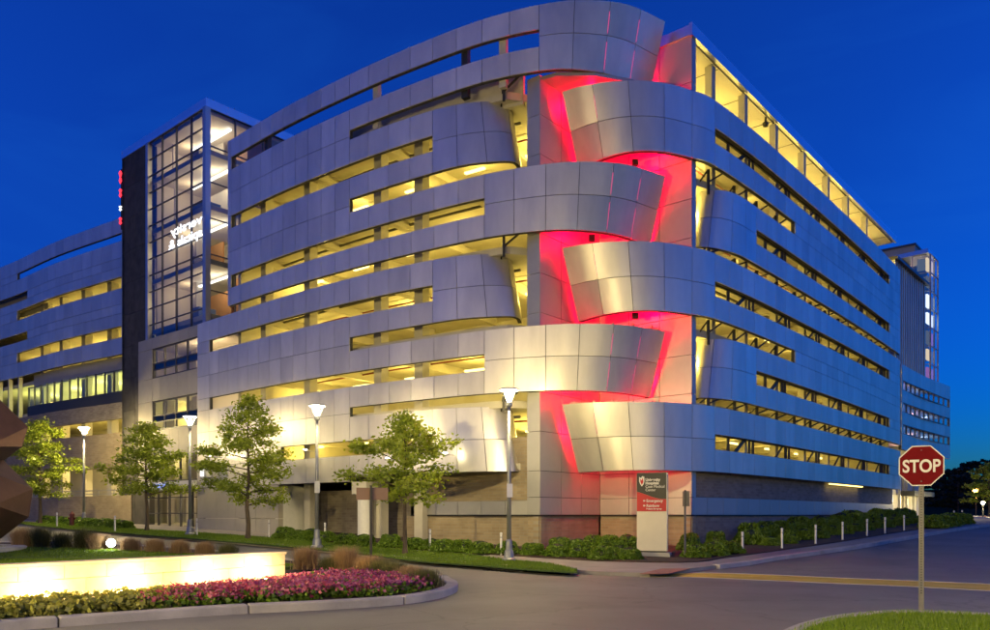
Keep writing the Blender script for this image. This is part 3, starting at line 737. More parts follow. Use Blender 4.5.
for body, py in (('versity', 218.5), ('spitals &', 231.5)):
    p = T0 + V*0.25 - U*0.14
    d = p.y; z = EYE + (HY - py)/F*d - 0.25
    text3d('lit_lettering', body, 0.80, 'letters_white', TOW, (p.x, p.y, z), (R(90), 0, rzF), 0.02, 1.75 if len(body) < 8 else 1.5, mirror=True, bold=0.006)
# the red and white blade sign on the stone side
bp = T0 + V*11.24 - U*0.02
bl = thing('blade_sign', 'red lit letters of a sign on the dark stone side of the tower', 'sign', (bp.x, bp.y, EYE + 21.5))
for k, (m, h) in enumerate((('letters_red', 0.9), ('letters_red', 0.6), ('letters_white', 0.35), ('letters_red', 0.5))):
    z = 1.6 - k*0.95
    mb = MB(); mb.lathe([(0.04, z), (0.13, z + h*0.2), (0.06, z + h*0.5), (0.14, z + h*0.8), (0.05, z + h)], 8, (0, 0)); mb.build('letter', m, bl)
MB().box(0.02, 0.22, -0.05, 0.05, -1.6, 2.6).build('letter_rail', 'steel_dark', bl)

# ------------------------------------------------------------------ far left wing
WNG = thing('garage_wing', 'pale curved garage wing with a strip of office windows left of the dark tower', 'building')
WP = Path([(-62.0, 83.0), (-50.0, 73.2), (-42.3, 67.6), (-39.3, 65.4), (-33.7, 61.0), (-26.6, 56.2), (-24.5, 54.6)])
w17 = WP.spx(17); w121 = WP.spx(121.5); w26 = WP.spx(27); w0 = WP.spx(-25); wE = WP.L
opW = [(w17, w121, 19.45, 20.0), (w17, w121, 16.1, 16.9), (w17, w121, 12.6, 13.4), (w0, w26, 14.3, 14.95), (w0, w26, 17.6, 18.25)]
cw = cells(WP, 0, wE, [11.4, 12.6, 13.4, 14.3, 14.95, 16.1, 16.9, 17.6, 18.25, 19.45, 20.0, 21.1], 1.25, opW)
band(WNG, 'metal_wall', WP, cw, 0, 30, 'panel', 1)
flush_panels(290)
sweep_wall('brick_wall', WP, w26 - 4, wE, 6.85, 8.0, 'brick_grey', WNG); sweep_wall('brick_wall', WP, w26 - 4, wE, 3.35, 5.85, 'brick_tan', WNG)
sweep_wall('low_brick_wall', WP, w0, wE, -1.6, 1.35, 'brick_tan', WNG, off=0.6)
sweep_wall('spandrel', WP, w26, wE, 8.0, 8.75, 'spandrel', WNG, off=-0.02)
sweep_wall('panel_shelf', WP, w26, wE, 10.35, 11.42, 'tan_panel', WNG, off=-0.5)
glazing(WNG, WP, w26, wE, 8.75, 10.35, 14, [8.78, 10.3], off=-0.1)
def fins(parent, path, s0, s1, z0, z1, n):
    for k in range(n):
        p, nn = path.at(s0 + (s1 - s0)*k/n); t = Vector((-nn.y, nn.x))
        MB().obox(p - nn*0.2, t, nn, -0.1, 0.1, -0.15, 0.15, EYE + z0, EYE + z1).build('glazing_fin', 'tan_panel', parent)
fins(WNG, WP, 4, w26, 5.0, 11.4, 14)
for z in (1.3, 5.9, 8.4, 11.0, 14.2, 17.6, 19.2):
    if z < 19: sweep_wall('floor_deck', WP, 0.5, wE, z - 0.3, z, 'garage_concrete', WNG, off=-0.6, th=9.0)
for k in range(7):
    p, nn = WP.at(w17 + 2 + k*3.6); t = Vector((-nn.y, nn.x)); p = p - nn*1.4
    MB().obox(p, t, nn, -0.28, 0.28, -0.28, 0.28, EYE - 1.5, EYE + 19.3).build('column', 'garage_concrete', WNG)
sweep_wall('slot_back', WP, 0.3, w26 + 1.0, 16.9, 19.0, 'garage_concrete', WNG, off=-1.2)
sweep_wall('back_wall', WP, 0.5, wE, -1.5, 18, 'garage_concrete', WNG, off=-9.6)
pe, ne = WP.at(wE - 0.1); MB().obox(pe - ne*0.6, -ne, Vector((-ne.y, ne.x)), 0, 9.4, -0.3, 0.0, EYE - 1.5, EYE + 18.0).build('end_wall', 'garage_concrete', WNG)
rl = MB()
for q in range(12):
    a, n1 = WP.at(w17 + q*2.0); b, n2 = WP.at(w17 + q*2.0 + 2.0)
    a = a + n1*0.4; b = b + n2*0.4; rl.bar((a.x, a.y, EYE + 1.75), (b.x, b.y, EYE + 1.75), 0.06).bar((a.x, a.y, EYE + 1.5), (b.x, b.y, EYE + 1.5), 0.05).bar((a.x, a.y, EYE + 1.3), (a.x, a.y, EYE + 1.75), 0.05)
rl.build('railing', 'alum', WNG)
for z0, z1, pw, col in ((1.3, 5.6, 520, (1.0, 0.75, 0.25)), (5.9, 8.1, 300, YEL), (8.4, 10.7, 700, (0.86, 0.9, 0.22)), (11.0, 13.9, 290, YEL), (14.2, 17.3, 290, YEL)):
    for q in [w17 - 3 + 5.5*k for k in range(5)]:
        p, nn = WP.at(q); p = p - nn*(4.0 if z0 > 2 else 2.2); plight((p.x, p.y, EYE + z1 - 0.9), pw, col, 0.3, WNG)
        MB().obox(p, Vector((-nn.y, nn.x)), nn, -0.5, 0.5, -0.08, 0.08, EYE + z1 - 0.75, EYE + z1 - 0.68).build('light_fixture', 'tube_yellow', WNG)

# ------------------------------------------------------------------ far right block
FAR = thing('far_block', 'low block with three window rows and ribbed screen beyond the garage side', 'building')
FP = Path([(30.4, 59.2), (35.0, 64.5), (40.0, 69.6)], 6)
f900 = 0.4; fE = FP.L
opF = [(f900, fE - 0.15, z, z + 0.72) for z in (9.4, 7.75, 6.1)]
band(FAR, 'metal_wall', FP, cells(FP, 0, fE, [4.9, 6.1, 6.82, 7.75, 8.47, 9.4, 10.12, 11.3], 1.3, opF), 0, 30, 'panel', 1)
flush_panels(290)
for z in (9.4, 7.75, 6.1): glazing(FAR, FP, f900, fE - 0.2, z, z + 0.72, 10, [z + 0.02, z + 0.7], off=-0.1, gm='glass_dark')
sweep_wall('room_wall', FP, 0.2, fE, 5, 11.1, 'interior_wall', FAR, off=-2.5)
for z in (5.2, 6.9, 8.6, 11.0): sweep_wall('floor_deck', FP, 0.2, fE - 0.1, z - 0.15, z, 'garage_concrete', FAR, off=-0.3, th=2.1)
for z in (6.4, 8.05, 9.7):
    for q, c in ((3, (1, 0.7, 0.4)), (8, (1, 0.55, 0.45)), (11.5, (0.75, 0.85, 1.0))):
        p, n = FP.at(q); p = p - n*1.3; plight((p.x, p.y, EYE + z + 0.2), 55, c, 0.1, FAR)
mb = MB().obox(FP.at(0.2)[0] - FP.at(0.2)[1]*0.9, (FP.at(9)[0] - FP.at(1)[0]).normalized(), FP.at(1)[1], 0, 9.2, -0.25, 0, EYE + 11.3, EYE + 19.3); scr = mb.build('ribbed_screen', 'panel', FAR)
for k in range(14):
    p, n = FP.at(0.4 + k*0.66); t = Vector((-n.y, n.x)); MB().obox(p - n*0.62, t, n, -0.1, 0.1, -0.27, 0.1, EYE + 11.3, EYE + 19.3).build('rib', 'panel', scr)
MB().obox(FP.at(0.2)[0] - FP.at(0.2)[1]*0.9, (FP.at(9)[0] - FP.at(1)[0]).normalized(), FP.at(1)[1], -0.1, 9.4, -0.1, 0.6, EYE + 19.3, EYE + 19.5).build('screen_cap', 'mullion', scr)
gp, gn = FP.at(9.6); gt = (FP.at(9)[0] - FP.at(1)[0]).normalized()
MB().obox(gp - gn*2.6, gt, gn, 0.0, 4.6, -1.5, 0.3, EYE - 1.4, EYE + 5.0).build('lobby', 'interior_wall', FAR)
for k in range(5): MB().obox(gp - gn*2.2, gt, gn, -5 + k*2.2, -4.85 + k*2.2, 0.1, 0.3, EYE - 1.4, EYE + 5.0).build('lobby_mullion', 'alum', FAR)
MB().obox(gp - gn*2.6, gt, gn, -9.0, 0.0, -1.5, 0.1, EYE - 1.4, EYE + 5.0).build('lobby', 'interior_wall', FAR)
MB().obox(gp - gn*2.2, gt, gn, -2.0, 4.6, 0.1, 1.2, EYE + 1.6, EYE + 2.0).build('lobby_canopy', 'spandrel', FAR)
for q in (-3.0, 0.5, 3.0):
    p = gp + gt*q + gn*(-1.0); plight((p.x + 0.9*gn.x, p.y + 0.9*gn.y, EYE + 1.2), 220, (1.0, 0.80, 0.34), 0.2, FAR)
# the glass lift tower behind it
LT = thing('lift_tower', 'slim glass lift tower with white and violet light at the far right end', 'building')
l0 = gp - gn*0.9 + gt*0.1
LA = Path([tuple(l0 - gn*0.1 + Vector((-0.6, 0.35))), tuple(l0 + Vector((0.55, -0.2)))], 2); LB = Path([tuple(l0 + Vector((0.55, -0.2))), tuple(l0 + Vector((0.55, -0.2)) + gt*2.6)], 2)
zl = [11.2 + 1.55*k for k in range(8)]
glazing(LT, LA, 0, LA.L, 11.2, 22.0, 1, zl, off=0.0, fm='alum'); glazing(LT, LB, 0, LB.L, 11.2, 22.0, 2, zl, off=0.0, fm='alum')
MB().obox(l0, gt, -gn, -0.3, 2.9, -0.5, 2.2, EYE + 22.05, EYE + 22.4).build('roof_cap', 'fascia', LT)
MB().obox(l0, gt, -gn, 0.2, 2.6, 1.6, 1.8, EYE + 11.2, EYE + 22.0).build('back_wall', 'interior_wall', LT)
for k in range(4): MB().obox(l0, gt, -gn, 0.3, 2.5, 0.4, 1.6, EYE + 11.6 + 2.7*k, EYE + 11.8 + 2.7*k).build('floor', 'interior_wall', LT)
emitmat('room_white', (0.75, 0.86, 1.0), 1.6); emitmat('room_warm', (1.0, 0.80, 0.55), 0.9); emitmat('room_violet', (0.55, 0.25, 0.75), 0.55); emitmat('room_dim', (0.25, 0.33, 0.5), 0.4)
for k, m in enumerate(('room_violet', 'room_warm', 'room_violet', 'room_white', 'room_white', 'room_dim', 'room_warm')):  # glowing blocks behind the panes stand in for lit rooms
    for a, b, v0, v1 in ((0.62, 1.55, 0.25, 0.4), (1.75, 2.9, 0.25, 0.4)):
        if (k + int(a)) % 3 == 2 and k != 3: mm = 'room_dim'
        else: mm = m
        MB().obox(LB.at(0)[0], gt, -gn, a - 0.5, b - 0.5, v0, v1, EYE + zl[k] + 0.25 + 0.2*(k % 2), EYE + zl[k+1] - 0.2).build('room_glow_block', mm, LT)
    q, nq = LA.at(LA.L*0.5); tq = Vector((-nq.y, nq.x)); MB().obox(q - nq*0.3, tq, nq, -0.3, 0.3, -0.1, 0.0, EYE + zl[k] + 0.3, EYE + zl[k+1] - 0.25).build('room_glow_block', m if k < 6 else 'room_dim', LT)

# brick penthouse above the garage roof
PH = thing('penthouse', 'plain brown brick penthouse rising behind the far end of the garage roof', 'building')
pw_ = Vector(PX(915, 76)); pl = MB().obox(pw_, U, V, 0, 5.0, 0, 7.5, EYE + 15.5, EYE + 25.9); pl.build('wall', 'tan_panel', PH)
MB().obox(pw_, U, V, -0.1, 5.1, -0.1, 7.6, EYE + 25.9, EYE + 26.1).build('coping', 'mullion', PH)
p2 = pw_ - U*2 + V*0.0; MB().obox(p2, U, V, 0.0, 1.9, -1.2, 6.0, EYE + 15.5, EYE + 21.6).build('lower_wall', 'interior_wall', PH)
mk = p2 - U*0.05 + V*0.4
sgn = MB(); zz = EYE + 20.3
for k in range(3): sgn.bar((mk.x - 0.5, mk.y, zz + k*0.32), (mk.x + 0.25, mk.y - 0.2, zz + k*0.32 + 0.2*(k - 1)), 0.16)
sgn.build('red_mark', 'letters_red', PH)
plight((mk - U*2.2).to_3d() + Vector((0, 0, EYE + 19.5)), 130, (1, 0.85, 0.5), 0.2, PH)

# ------------------------------------------------------------------ ground, roads, kerbs
def asphaltmat():
    m = mat('asphalt', (0.195, 0.184, 0.152), 0.62, 0, 0.22, 0.28, 0.45, 45, spec=0.5); t = m.node_tree; b = t.nodes['Principled BSDF']; L = t.links
    src = b.inputs['Base Color'].links[0].from_socket; geo = [n for n in t.nodes if n.bl_idname == 'ShaderNodeNewGeometry'][0]
    def layer(src, fac, col, blend='MIX'):
        mx = t.nodes.new('ShaderNodeMix'); mx.data_type = 'RGBA'; mx.blend_type = blend; mx.inputs[7].default_value = (*col, 1); L.new(src, mx.inputs[6]); L.new(fac, mx.inputs[0]); return mx.outputs[2]
    def rng_(s_, a, b_, c, d): 
        r = t.nodes.new('ShaderNodeMapRange'); r.inputs[1].default_value = a; r.inputs[2].default_value = b_; r.inputs[3].default_value = c; r.inputs[4].default_value = d; L.new(s_, r.inputs[0]); return r.outputs[0]
    sp = t.nodes.new('ShaderNodeTexNoise'); sp.inputs['Scale'].default_value = 55; sp.inputs['Detail'].default_value = 2; L.new(geo.outputs['Position'], sp.inputs[0])
    src = layer(src, rng_(sp.outputs[0], 0.58, 0.75, 0, 0.5), (0.32, 0.29, 0.25)); src = layer(src, rng_(sp.outputs[0], 0.42, 0.28, 0, 0.5), (0.055, 0.052, 0.048))
    wn = t.nodes.new('ShaderNodeTexNoise'); wn.inputs['Scale'].default_value = 1.2; wn.inputs['Detail'].default_value = 5; L.new(geo.outputs['Position'], wn.inputs[0])
    av = t.nodes.new('ShaderNodeMix'); av.data_type = 'RGBA'; av.blend_type = 'ADD'; av.inputs[0].default_value = 0.9; L.new(geo.outputs['Position'], av.inputs[6]); L.new(wn.outputs[1], av.inputs[7])
    vo = t.nodes.new('ShaderNodeTexVoronoi'); vo.feature = 'DISTANCE_TO_EDGE'; vo.inputs['Scale'].default_value = 0.21; L.new(av.outputs[2], vo.inputs[0])
    src = layer(src, rng_(vo.outputs[0], 0.0, 0.008, 0.35, 0.0), (0.05, 0.047, 0.043))
    st = t.nodes.new('ShaderNodeTexNoise'); st.inputs['Scale'].default_value = 0.35; st.inputs['Detail'].default_value = 4; L.new(geo.outputs['Position'], st.inputs[0])
    src = layer(src, rng_(st.outputs[0], 0.55, 0.72, 0, 0.45), (0.085, 0.08, 0.072))
    L.new(src, b.inputs['Base Color'])
asphaltmat()
mat('terrain_soil', (0.035, 0.045, 0.022), 0.95, 0, 0.3, 0.2)
mat('pavement', (0.30, 0.275, 0.24), 0.85, 0, 0.16, 0.9, 0.2, 30)
mat('kerb_stone', (0.44, 0.40, 0.36), 0.85, 0, 0.2, 1.5, 0.25, 30)
mat('turf', (0.06, 0.105, 0.02), 0.95, 0, 0.35, 1.5, 0.5, 40)
mat('mulch', (0.065, 0.042, 0.028), 0.95, 0, 0.45, 14, 0.8, 30)
mat('tan_mulch', (0.20, 0.14, 0.075), 0.95, 0, 0.4, 5, 0.7, 30)
mat('yellow_paint', (0.58, 0.42, 0.04), 0.75, 0, 0.25, 1.4, 0.2, 40)
mat('pale_paint', (0.42, 0.39, 0.33), 0.75, 0, 0.2, 2)
mat('brick_paver', (0.30, 0.14, 0.10), 0.85, 0, 0.3, 9)
vs = []; f = []
ys = [-80, -20, 10, 25] + [29.5 + 2*k for k in range(30)] + [95, 110, 140, 200, 400, 900, 2500]; xs = [-2500, -600, -150, -60, -20, 20, 60, 150, 600, 2500]
for y in ys:
    for x in xs: vs.append((x, y, g(y) - 0.05))
nx = len(xs)
for j in range(len(ys)-1):
    for i in range(nx-1): f.append((j*nx+i, j*nx+i+1, (j+1)*nx+i+1, (j+1)*nx+i))
mesh('ground', vs, f, 'terrain_soil')['kind'] = 'structure'
patch('road', [(-75, -30), (75, -30), (110, 60), (150, 105), (60, 105), (20, 70), (-40, 85), (-75, 75)], 0.0, 'asphalt', thick=0)
KL = [(-90, 515.9), (-40, 519.5), (0, 523.5), (60, 530), (130, 535.5), (200, 541), (300, 549.5), (380, 558), (460, 566), (540, 572), (577, 574)]
KR = [(716, 569), (765, 562), (812, 555), (860, 548), (899, 541), (950, 532), (985, 527), (1010, 524)]
GL = [G(*p) for p in KL]; GR = [G(*p) for p in KR]
GL[0] = (-75, 62)
ap = [G(610, 576), G(650, 577)]
pave = smoothline(GL, 4) + ap + smoothline(GR, 4) + [(60, 100), (-75, 100)]
patch('pavement', pave, 0.12, 'pavement', thick=0.16)
def kerb(name, pts, wd=0.28, h=0.15, off=0.0, piece=2.6, m='kerb_stone'):
    root = bpy.data.objects.new(name, None); COL.objects.link(root); root['kind'] = 'structure'
    acc = [Vector(pts[0])]; dist = 0
    for a, b in zip(pts, pts[1:]):
        a = Vector(a); b = Vector(b); dist += (b - a).length; acc.append(b)
        if dist > piece or b == Vector(pts[-1]):
            if len(acc) >= 2:
                q = [v.copy() for v in acc]; d0 = (q[1]-q[0]).normalized(); d1 = (q[-1]-q[-2]).normalized()
                q[0] += d0*0.012; q[-1] -= d1*0.012
                o = ribbon('kerb_stone', [tuple(v) for v in q], wd, off - 0.1, h + 0.1, m, kind=None, parent=root)
                if wd > 0.2: bevel(o, 0.03, 2)
            acc = [b]; dist = 0
    return root
kerb('kerb_front', smoothline(GL[1:], 8), off=0.005); kerb('kerb_side', smoothline(GR, 8), off=0.005)
# grass strip, mulch beds
gi = [(577, 570), (540, 563), (460, 554), (400, 549.5), (300, 540.5), (200, 533), (130, 529), (60, 524.5), (0, 521.0), (-40, 518.8)]
lawn = smoothline([G(x, y - 1.5, 0.14) for x, y in KL[2:]], 4) + smoothline([G(x, y, 0.14) for x, y in gi], 4)
patch('grass_strip', lawn, 0.15, 'turf', thick=0.04)
mulch_f = [G(x, y, 0.14) for x, y in ((276, 538), (300, 539.5), (350, 544), (410, 549), (470, 553), (540, 557.5), (600, 561), (680, 562.5), (720, 558.5), (742, 555.5), (782, 550), (842, 541.5), (904, 531.5), (945, 526))]
patch('mulch_bed', smoothline(mulch_f, 3) + [(38, 72), (20, 56), (8, 42), (-4, 46), (-10, 50)], 0.17, 'mulch', thick=0.06)
patch('brick_ramp', [G(640, 573.5, 0.13), G(668, 573.5, 0.13), G(690, 568.5, 0.13), G(662, 568.5, 0.13)], 0.128, 'brick_paver', thick=0.02)
# yellow band and its pale edges across the side road
YT = [(640, 574.5), (700, 573.5), (760, 575.0), (840, 578.5), (920, 581.7), (1010, 585.5), (1100, 589)]; YB = [(1100, 597), (1010, 592.0), (920, 587.0), (840, 583.5), (760, 580.0), (700, 577.5), (640, 577)]
patch('yellow_band', smoothline([G(*p) for p in YT], 4) + smoothline([G(*p) for p in YB], 4), 0.006, 'yellow_paint', thick=0)
ribbon('pale_line', smoothline([G(x, y - 0.4) for x, y in YT], 5), 0.16, 0.0, 0.011, 'pale_paint'); ribbon('pale_line', smoothline([G(x, y + 0.3) for x, y in YB], 5), 0.10, 0.0, 0.011, 'pale_paint')
# traffic island
ISL = [(-120, 655), (-60, 640), (0, 631), (120, 622), (230, 614), (330, 609), (400, 604), (437, 597.5), (452, 590.5), (446, 584.5), (430, 580), (350, 570.5), (290, 563.5), (200, 553), (100, 547), (0, 545), (-60, 545)]
ig = [G(*p) for p in ISL]; igs = smoothline(ig, 6)
kerb('island_kerb', igs, wd=0.30, h=0.17, piece=3.0)
ctr = Vector((sum(p[0] for p in ig)/len(ig), sum(p[1] for p in ig)/len(ig)))
patch('island_soil', igs + [(-40, 30), (-40, 10)], 0.13, 'mulch', thick=0.1)
lw = [(-120, 590), (0, 583), (150, 576), (285, 568), (296, 566), (270, 562), (200, 555), (100, 549.5), (0, 547.5), (-120, 547)]
patch('island_lawn', smoothline([G(x, y, 0.2) for x, y in lw], 4), 0.22, 'turf', thick=0.12)
tm = [(-120, 549), (0, 548.5), (100, 550.5), (200, 556), (270, 562.5), (330, 571), (425, 582), (430, 581), (350, 571.3), (290, 564.3), (200, 554), (100, 547.8), (0, 546), (-120, 546)]
patch('island_tan_mulch', [G(x, y, 0.14) for x, y in tm], 0.19, 'tan_mulch', thick=0.1)
# grass corner with the stop sign
SG = [(785, 642), (806, 632), (834, 624.5), (866, 620), (900, 618), (950, 619), (1000, 622), (1080, 628)]
sgp = [G(*p) for p in SG]; sgs = smoothline(sgp, 5)
kerb('corner_kerb', sgs, wd=0.24, h=0.13, piece=2.5)
patch('corner_lawn', sgs + [(14, 6), (4, 6)], 0.10, 'turf', thick=0.08)

# ------------------------------------------------------------------ street lamps
LAMPC = (1.0, 0.77, 0.31)
def street_lamp(px, by, ty, label, power, plate=False, loc=None):
    if loc: (x, d), H = loc, 6.4
    else: x, d = G(px, by, 0.15); H = (by - ty)/F*d
    z = g(d) + 0.15
    t = thing('street_lamp', label, 'street lamp', (x, d, z), 0.3, 'street lamps along the garage front')
    mb = MB(); mb.lathe([(0.26, 0), (0.26, 0.08), (0.20, 0.12), (0.17, 0.35), (0.13, 0.42), (0.12, 0.75), (0.095, 0.8)], 12); mb.build('base', 'pole', t)
    mb = MB(); mb.lathe([(0.085, 0.8), (0.06, H - 0.62)], 12); mb.build('post', 'pole', t, True)
    hd = MB().lathe([(0.07, H - 0.68), (0.12, H - 0.62), (0.12, H - 0.50), (0.07, H - 0.46)], 12).build('lantern', 'pole', t)
    for k in range(4):
        a = math.pi/2*k + 0.4; MB().bar((0.10*math.cos(a), 0.10*math.sin(a), H - 0.5), (0.30*math.cos(a), 0.30*math.sin(a), H - 0.04), 0.03).build('strut', 'pole', hd)
    MB().lathe([(0.37, H - 0.05), (0.38, H - 0.02), (0.30, H + 0.02), (0.05, H + 0.05)], 20).build('cap', 'pole', hd)
    MB().lathe([(0.02, H - 0.075), (0.31, H - 0.07), (0.31, H - 0.055)], 20).build('glow_plate', 'lamp_glow', hd)
    MB().lathe([(0.075, H - 0.46), (0.11, H - 0.3), (0.09, H - 0.16), (0.02, H - 0.12)], 12).build('bulb', 'lamp_glow', hd)
    plight((0, 0, H - 0.24), power, LAMPC, 0.16, t)
    if plate: MB().box(-0.11, 0.11, -0.1, -0.085, 2.35, 2.85).build('plate', 'white_paint', t)
    return t
street_lamp(509, 561, 389, 'nearest lit street lamp, beside the last shrubs left of the red corner', 4000, True)
street_lamp(317, 548, 405, 'lit street lamp between the two middle trees', 1500, True)
street_lamp(190, 535, 416, 'lit street lamp in front of the glass entrance', 1900)
street_lamp(84, 525, 427, 'farthest lit street lamp, in front of the low brick wall', 6500)
# the same row of lamps goes on round the crossing, outside the picture
street_lamp(0, 0, 0, 'street lamp on the left verge of the crossing, outside the picture', 46000, loc=(-20.0, 6.0))
street_lamp(0, 0, 0, 'street lamp on the right grass corner, outside the picture', 9000, loc=(12.0, 4.0))
street_lamp(0, 0, 0, 'street lamp behind the viewpoint, outside the picture', 44000, loc=(-5.0, -13.0))
# wall floods that wash the lower band
for k, (px, h, off, pw) in enumerate(((320, 3.15, 0.9, 18), (258, 3.1, 0.9, 18), (400, 2.5, 0.9, 22), (455, 2.6, 0.7, 25), (222, 3.3, 0.8, 30))):
    p, n = Lp.at(Lp.spx(px)); q = p + n*off; z = EYE + h
    fl = thing('wall_flood', ('lit flood bracketed out above the garage entrance', 'lit flood bracketed out behind the tall tree', 'lit flood on the band behind the tree by the round column',
               'small round lit lamp on the lowest curled band', 'lit flood on the plain wall right of the entrance doors')[k], 'wall light', (q.x, q.y, z), math.atan2(n.y, n.x) + math.pi/2, 'wall floods on the garage front')
    MB().bar((0, off, 0.0), (0, 0.05, 0.0), 0.05).build('arm', 'alum', fl)
    MB().lathe([(0.12, -0.05), (0.14, 0.0), (0.10, 0.04)], 12).build('housing', 'alum', fl)
    MB().lathe([(0.09, 0.042), (0.08, 0.07), (0.02, 0.08)], 12).build('lens', 'flood_white', fl)
    plight((0, 0, 0.25), pw, (1.0, 0.82, 0.38), 0.12, fl)

# ------------------------------------------------------------------ vegetation
leafmat('leaf_tree', (0.20, 0.27, 0.015), (0.38, 0.46, 0.045), 0.5)
leafmat('leaf_shrub', (0.10, 0.19, 0.012), (0.22, 0.35, 0.03), 0.35)
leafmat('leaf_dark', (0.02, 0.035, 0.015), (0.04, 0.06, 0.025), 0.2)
leafmat('leaf_gold', (0.20, 0.23, 0.04), (0.40, 0.37, 0.08), 0.3)
leafmat('petal_pink', (0.40, 0.035, 0.09), (0.56, 0.17, 0.25), 0.3)
leafmat('petal_purple', (0.29, 0.03, 0.13), (0.46, 0.14, 0.30), 0.3)
leafmat('grass_blade', (0.12, 0.22, 0.006), (0.22, 0.33, 0.012), 0.3)
leafmat('dry_grass', (0.34, 0.21, 0.10), (0.46, 0.32, 0.17), 0.35)
leafmat('olive_grass', (0.10, 0.11, 0.035), (0.18, 0.17, 0.06), 0.35)
mat('bark', (0.10, 0.075, 0.05), 0.9, 0, 0.3, 8, 0.5, 30, stretch=(1, 1, 0.3))
def quads(name, pos, size, m, parent=None, up=0.3, aspect=0.55, rg=rng, kind=None):
    """many leaf-sized faces, each a folded diamond"""
    pos = np.asarray(pos); n = len(pos)
    d = rg.normal(size=(n, 3)); d[:, 2] = d[:, 2]*0.6 + up*0; d /= np.linalg.norm(d, axis=1)[:, None]
    r = rg.normal(size=(n, 3)); s = np.cross(d, r); s /= np.linalg.norm(s, axis=1)[:, None]
    sz = size*(0.6 + 0.8*rg.random(n))[:, None]
    a = pos - d*sz*0.5; b = pos + s*sz*aspect*0.5; c = pos + d*sz*0.5; e = pos - s*sz*aspect*0.5
    v = np.stack([a, b, c, e], 1).reshape(-1, 3)
    me = bpy.data.meshes.new(name); me.vertices.add(4*n); me.vertices.foreach_set('co', v.ravel())
    me.loops.add(4*n); me.loops.foreach_set('vertex_index', np.arange(4*n, dtype=np.int32))
    me.polygons.add(n); me.polygons.foreach_set('loop_start', np.arange(0, 4*n, 4, dtype=np.int32)); me.polygons.foreach_set('loop_total', np.full(n, 4, dtype=np.int32))
    me.update(calc_edges=True); me.materials.append(MATS[m])
    o = link(bpy.data.objects.new(name, me), parent)
    if kind: o['kind'] = kind
    return o
def tree(px, by, H, Wd, clear, label, seed, leafm='leaf_tree', nl=5200, lsz=0.17, loc=None, name='young_tree', group='young trees along the garage front'):
    rg = np.random.default_rng(seed); rd = random.Random(seed)
    x, d = loc if loc else G(px, by, 0.15); z = g(d) + 0.14
    t = thing(name, label, 'tree', (x, d, z), 0, group)
    tr = MB(); pts = []; lean = rd.uniform(-0.02, 0.02)
    def tube(a, b, r0, r1, n=6):
        a = Vector(a); b = Vector(b); dd = (b - a).normalized(); u_ = Vector((0, 0, 1)) if abs(dd.z) < 0.9 else Vector((1, 0, 0))
        X = dd.cross(u_).normalized(); Y = X.cross(dd); vs = []
        for p, r in ((a, r0), (b, r1)):
            for k in range(n): an = 2*math.pi*k/n; vs.append(p + X*r*math.cos(an) + Y*r*math.sin(an))
        tr.add(vs, [(k, (k+1) % n, n + (k+1) % n, n + k) for k in range(n)] + [tuple(range(n-1, -1, -1)), tuple(range(n, 2*n))])
    base = Vector((0, 0, 0)); prev = base; r = 0.018*H; N = 9
    for k in range(1, N + 1):
        zz = H*0.97*k/N; q = Vector((lean*zz + rd.uniform(-0.05, 0.05), rd.uniform(-0.05, 0.05), zz)); tube(prev, q, r*(1 - 0.95*(k-1)/N), r*(1 - 0.95*k/N)); prev = q
    tube((0, 0, -0.1), (0, 0, 0.25), r*1.5, r*1.0)
    nb = 30
    clusters = []
    for k in range(nb):
        f_ = (k + 0.5)/nb; zz = clear + (H - clear)*f_**0.9*0.97
        prof = (math.sin(math.pi*min(1, (f_*0.72 + 0.26)))**0.8) * (1 - 0.5*f_)*(0.7 + 0.6*rd.random())*1.2
        L_ = Wd*0.5*max(0.12, prof)*1.15*rd.uniform(0.6, 1.15); an = k*2.4 + rd.uniform(-0.4, 0.4)
        dirv = Vector((math.cos(an), math.sin(an), rd.uniform(0.02, 0.35)*(0.5 + f_)))
        a = Vector((0, 0, zz)); b = a + dirv*L_; br = 0.012 + 0.028*(1 - f_)
        mid = a.lerp(b, 0.5) + Vector((0, 0, 0.05*L_)); tube(a, mid, br, br*0.7, 5); tube(mid, b, br*0.7, br*0.25, 5)
        m_ = max(2, int(L_/0.26))
        for j in range(m_):
            q = (mid.lerp(b, rd.random()) if rd.random() < 0.72 else a.lerp(mid, rd.uniform(0.3, 1)))
            tw = q + Vector((rd.uniform(-1, 1), rd.uniform(-1, 1), rd.uniform(-0.25, 0.35)))*0.28
            tube(q, tw, 0.008, 0.004, 3); clusters.append(tw)
        clusters.append(b)
    tr.build('trunk', 'bark', t)
    cl = np.array([tuple(c) for c in clusters]); idx = rg.integers(0, len(cl), nl)
    P = cl[idx] + rg.normal(size=(nl, 3))*np.array([0.20, 0.20, 0.13])
    quads('crown', P, lsz, leafm, t, rg=rg)
    return t
tree(405, 554, 5.6, 3.4, 2.0, 'young tree with bright leaves nearest the red corner', 11, nl=6200)
tree(248, 539, 6.9, 3.6, 1.5, 'tall young tree in front of the plain tan wall', 12, nl=8000)
tree(147, 531, 6.0, 3.8, 1.9, 'young tree in front of the glass entrance doors', 13, nl=8000)
tree(40, 524, 7.0, 4.4, 1.8, 'young tree beside the dark sculpture', 14, nl=9500)
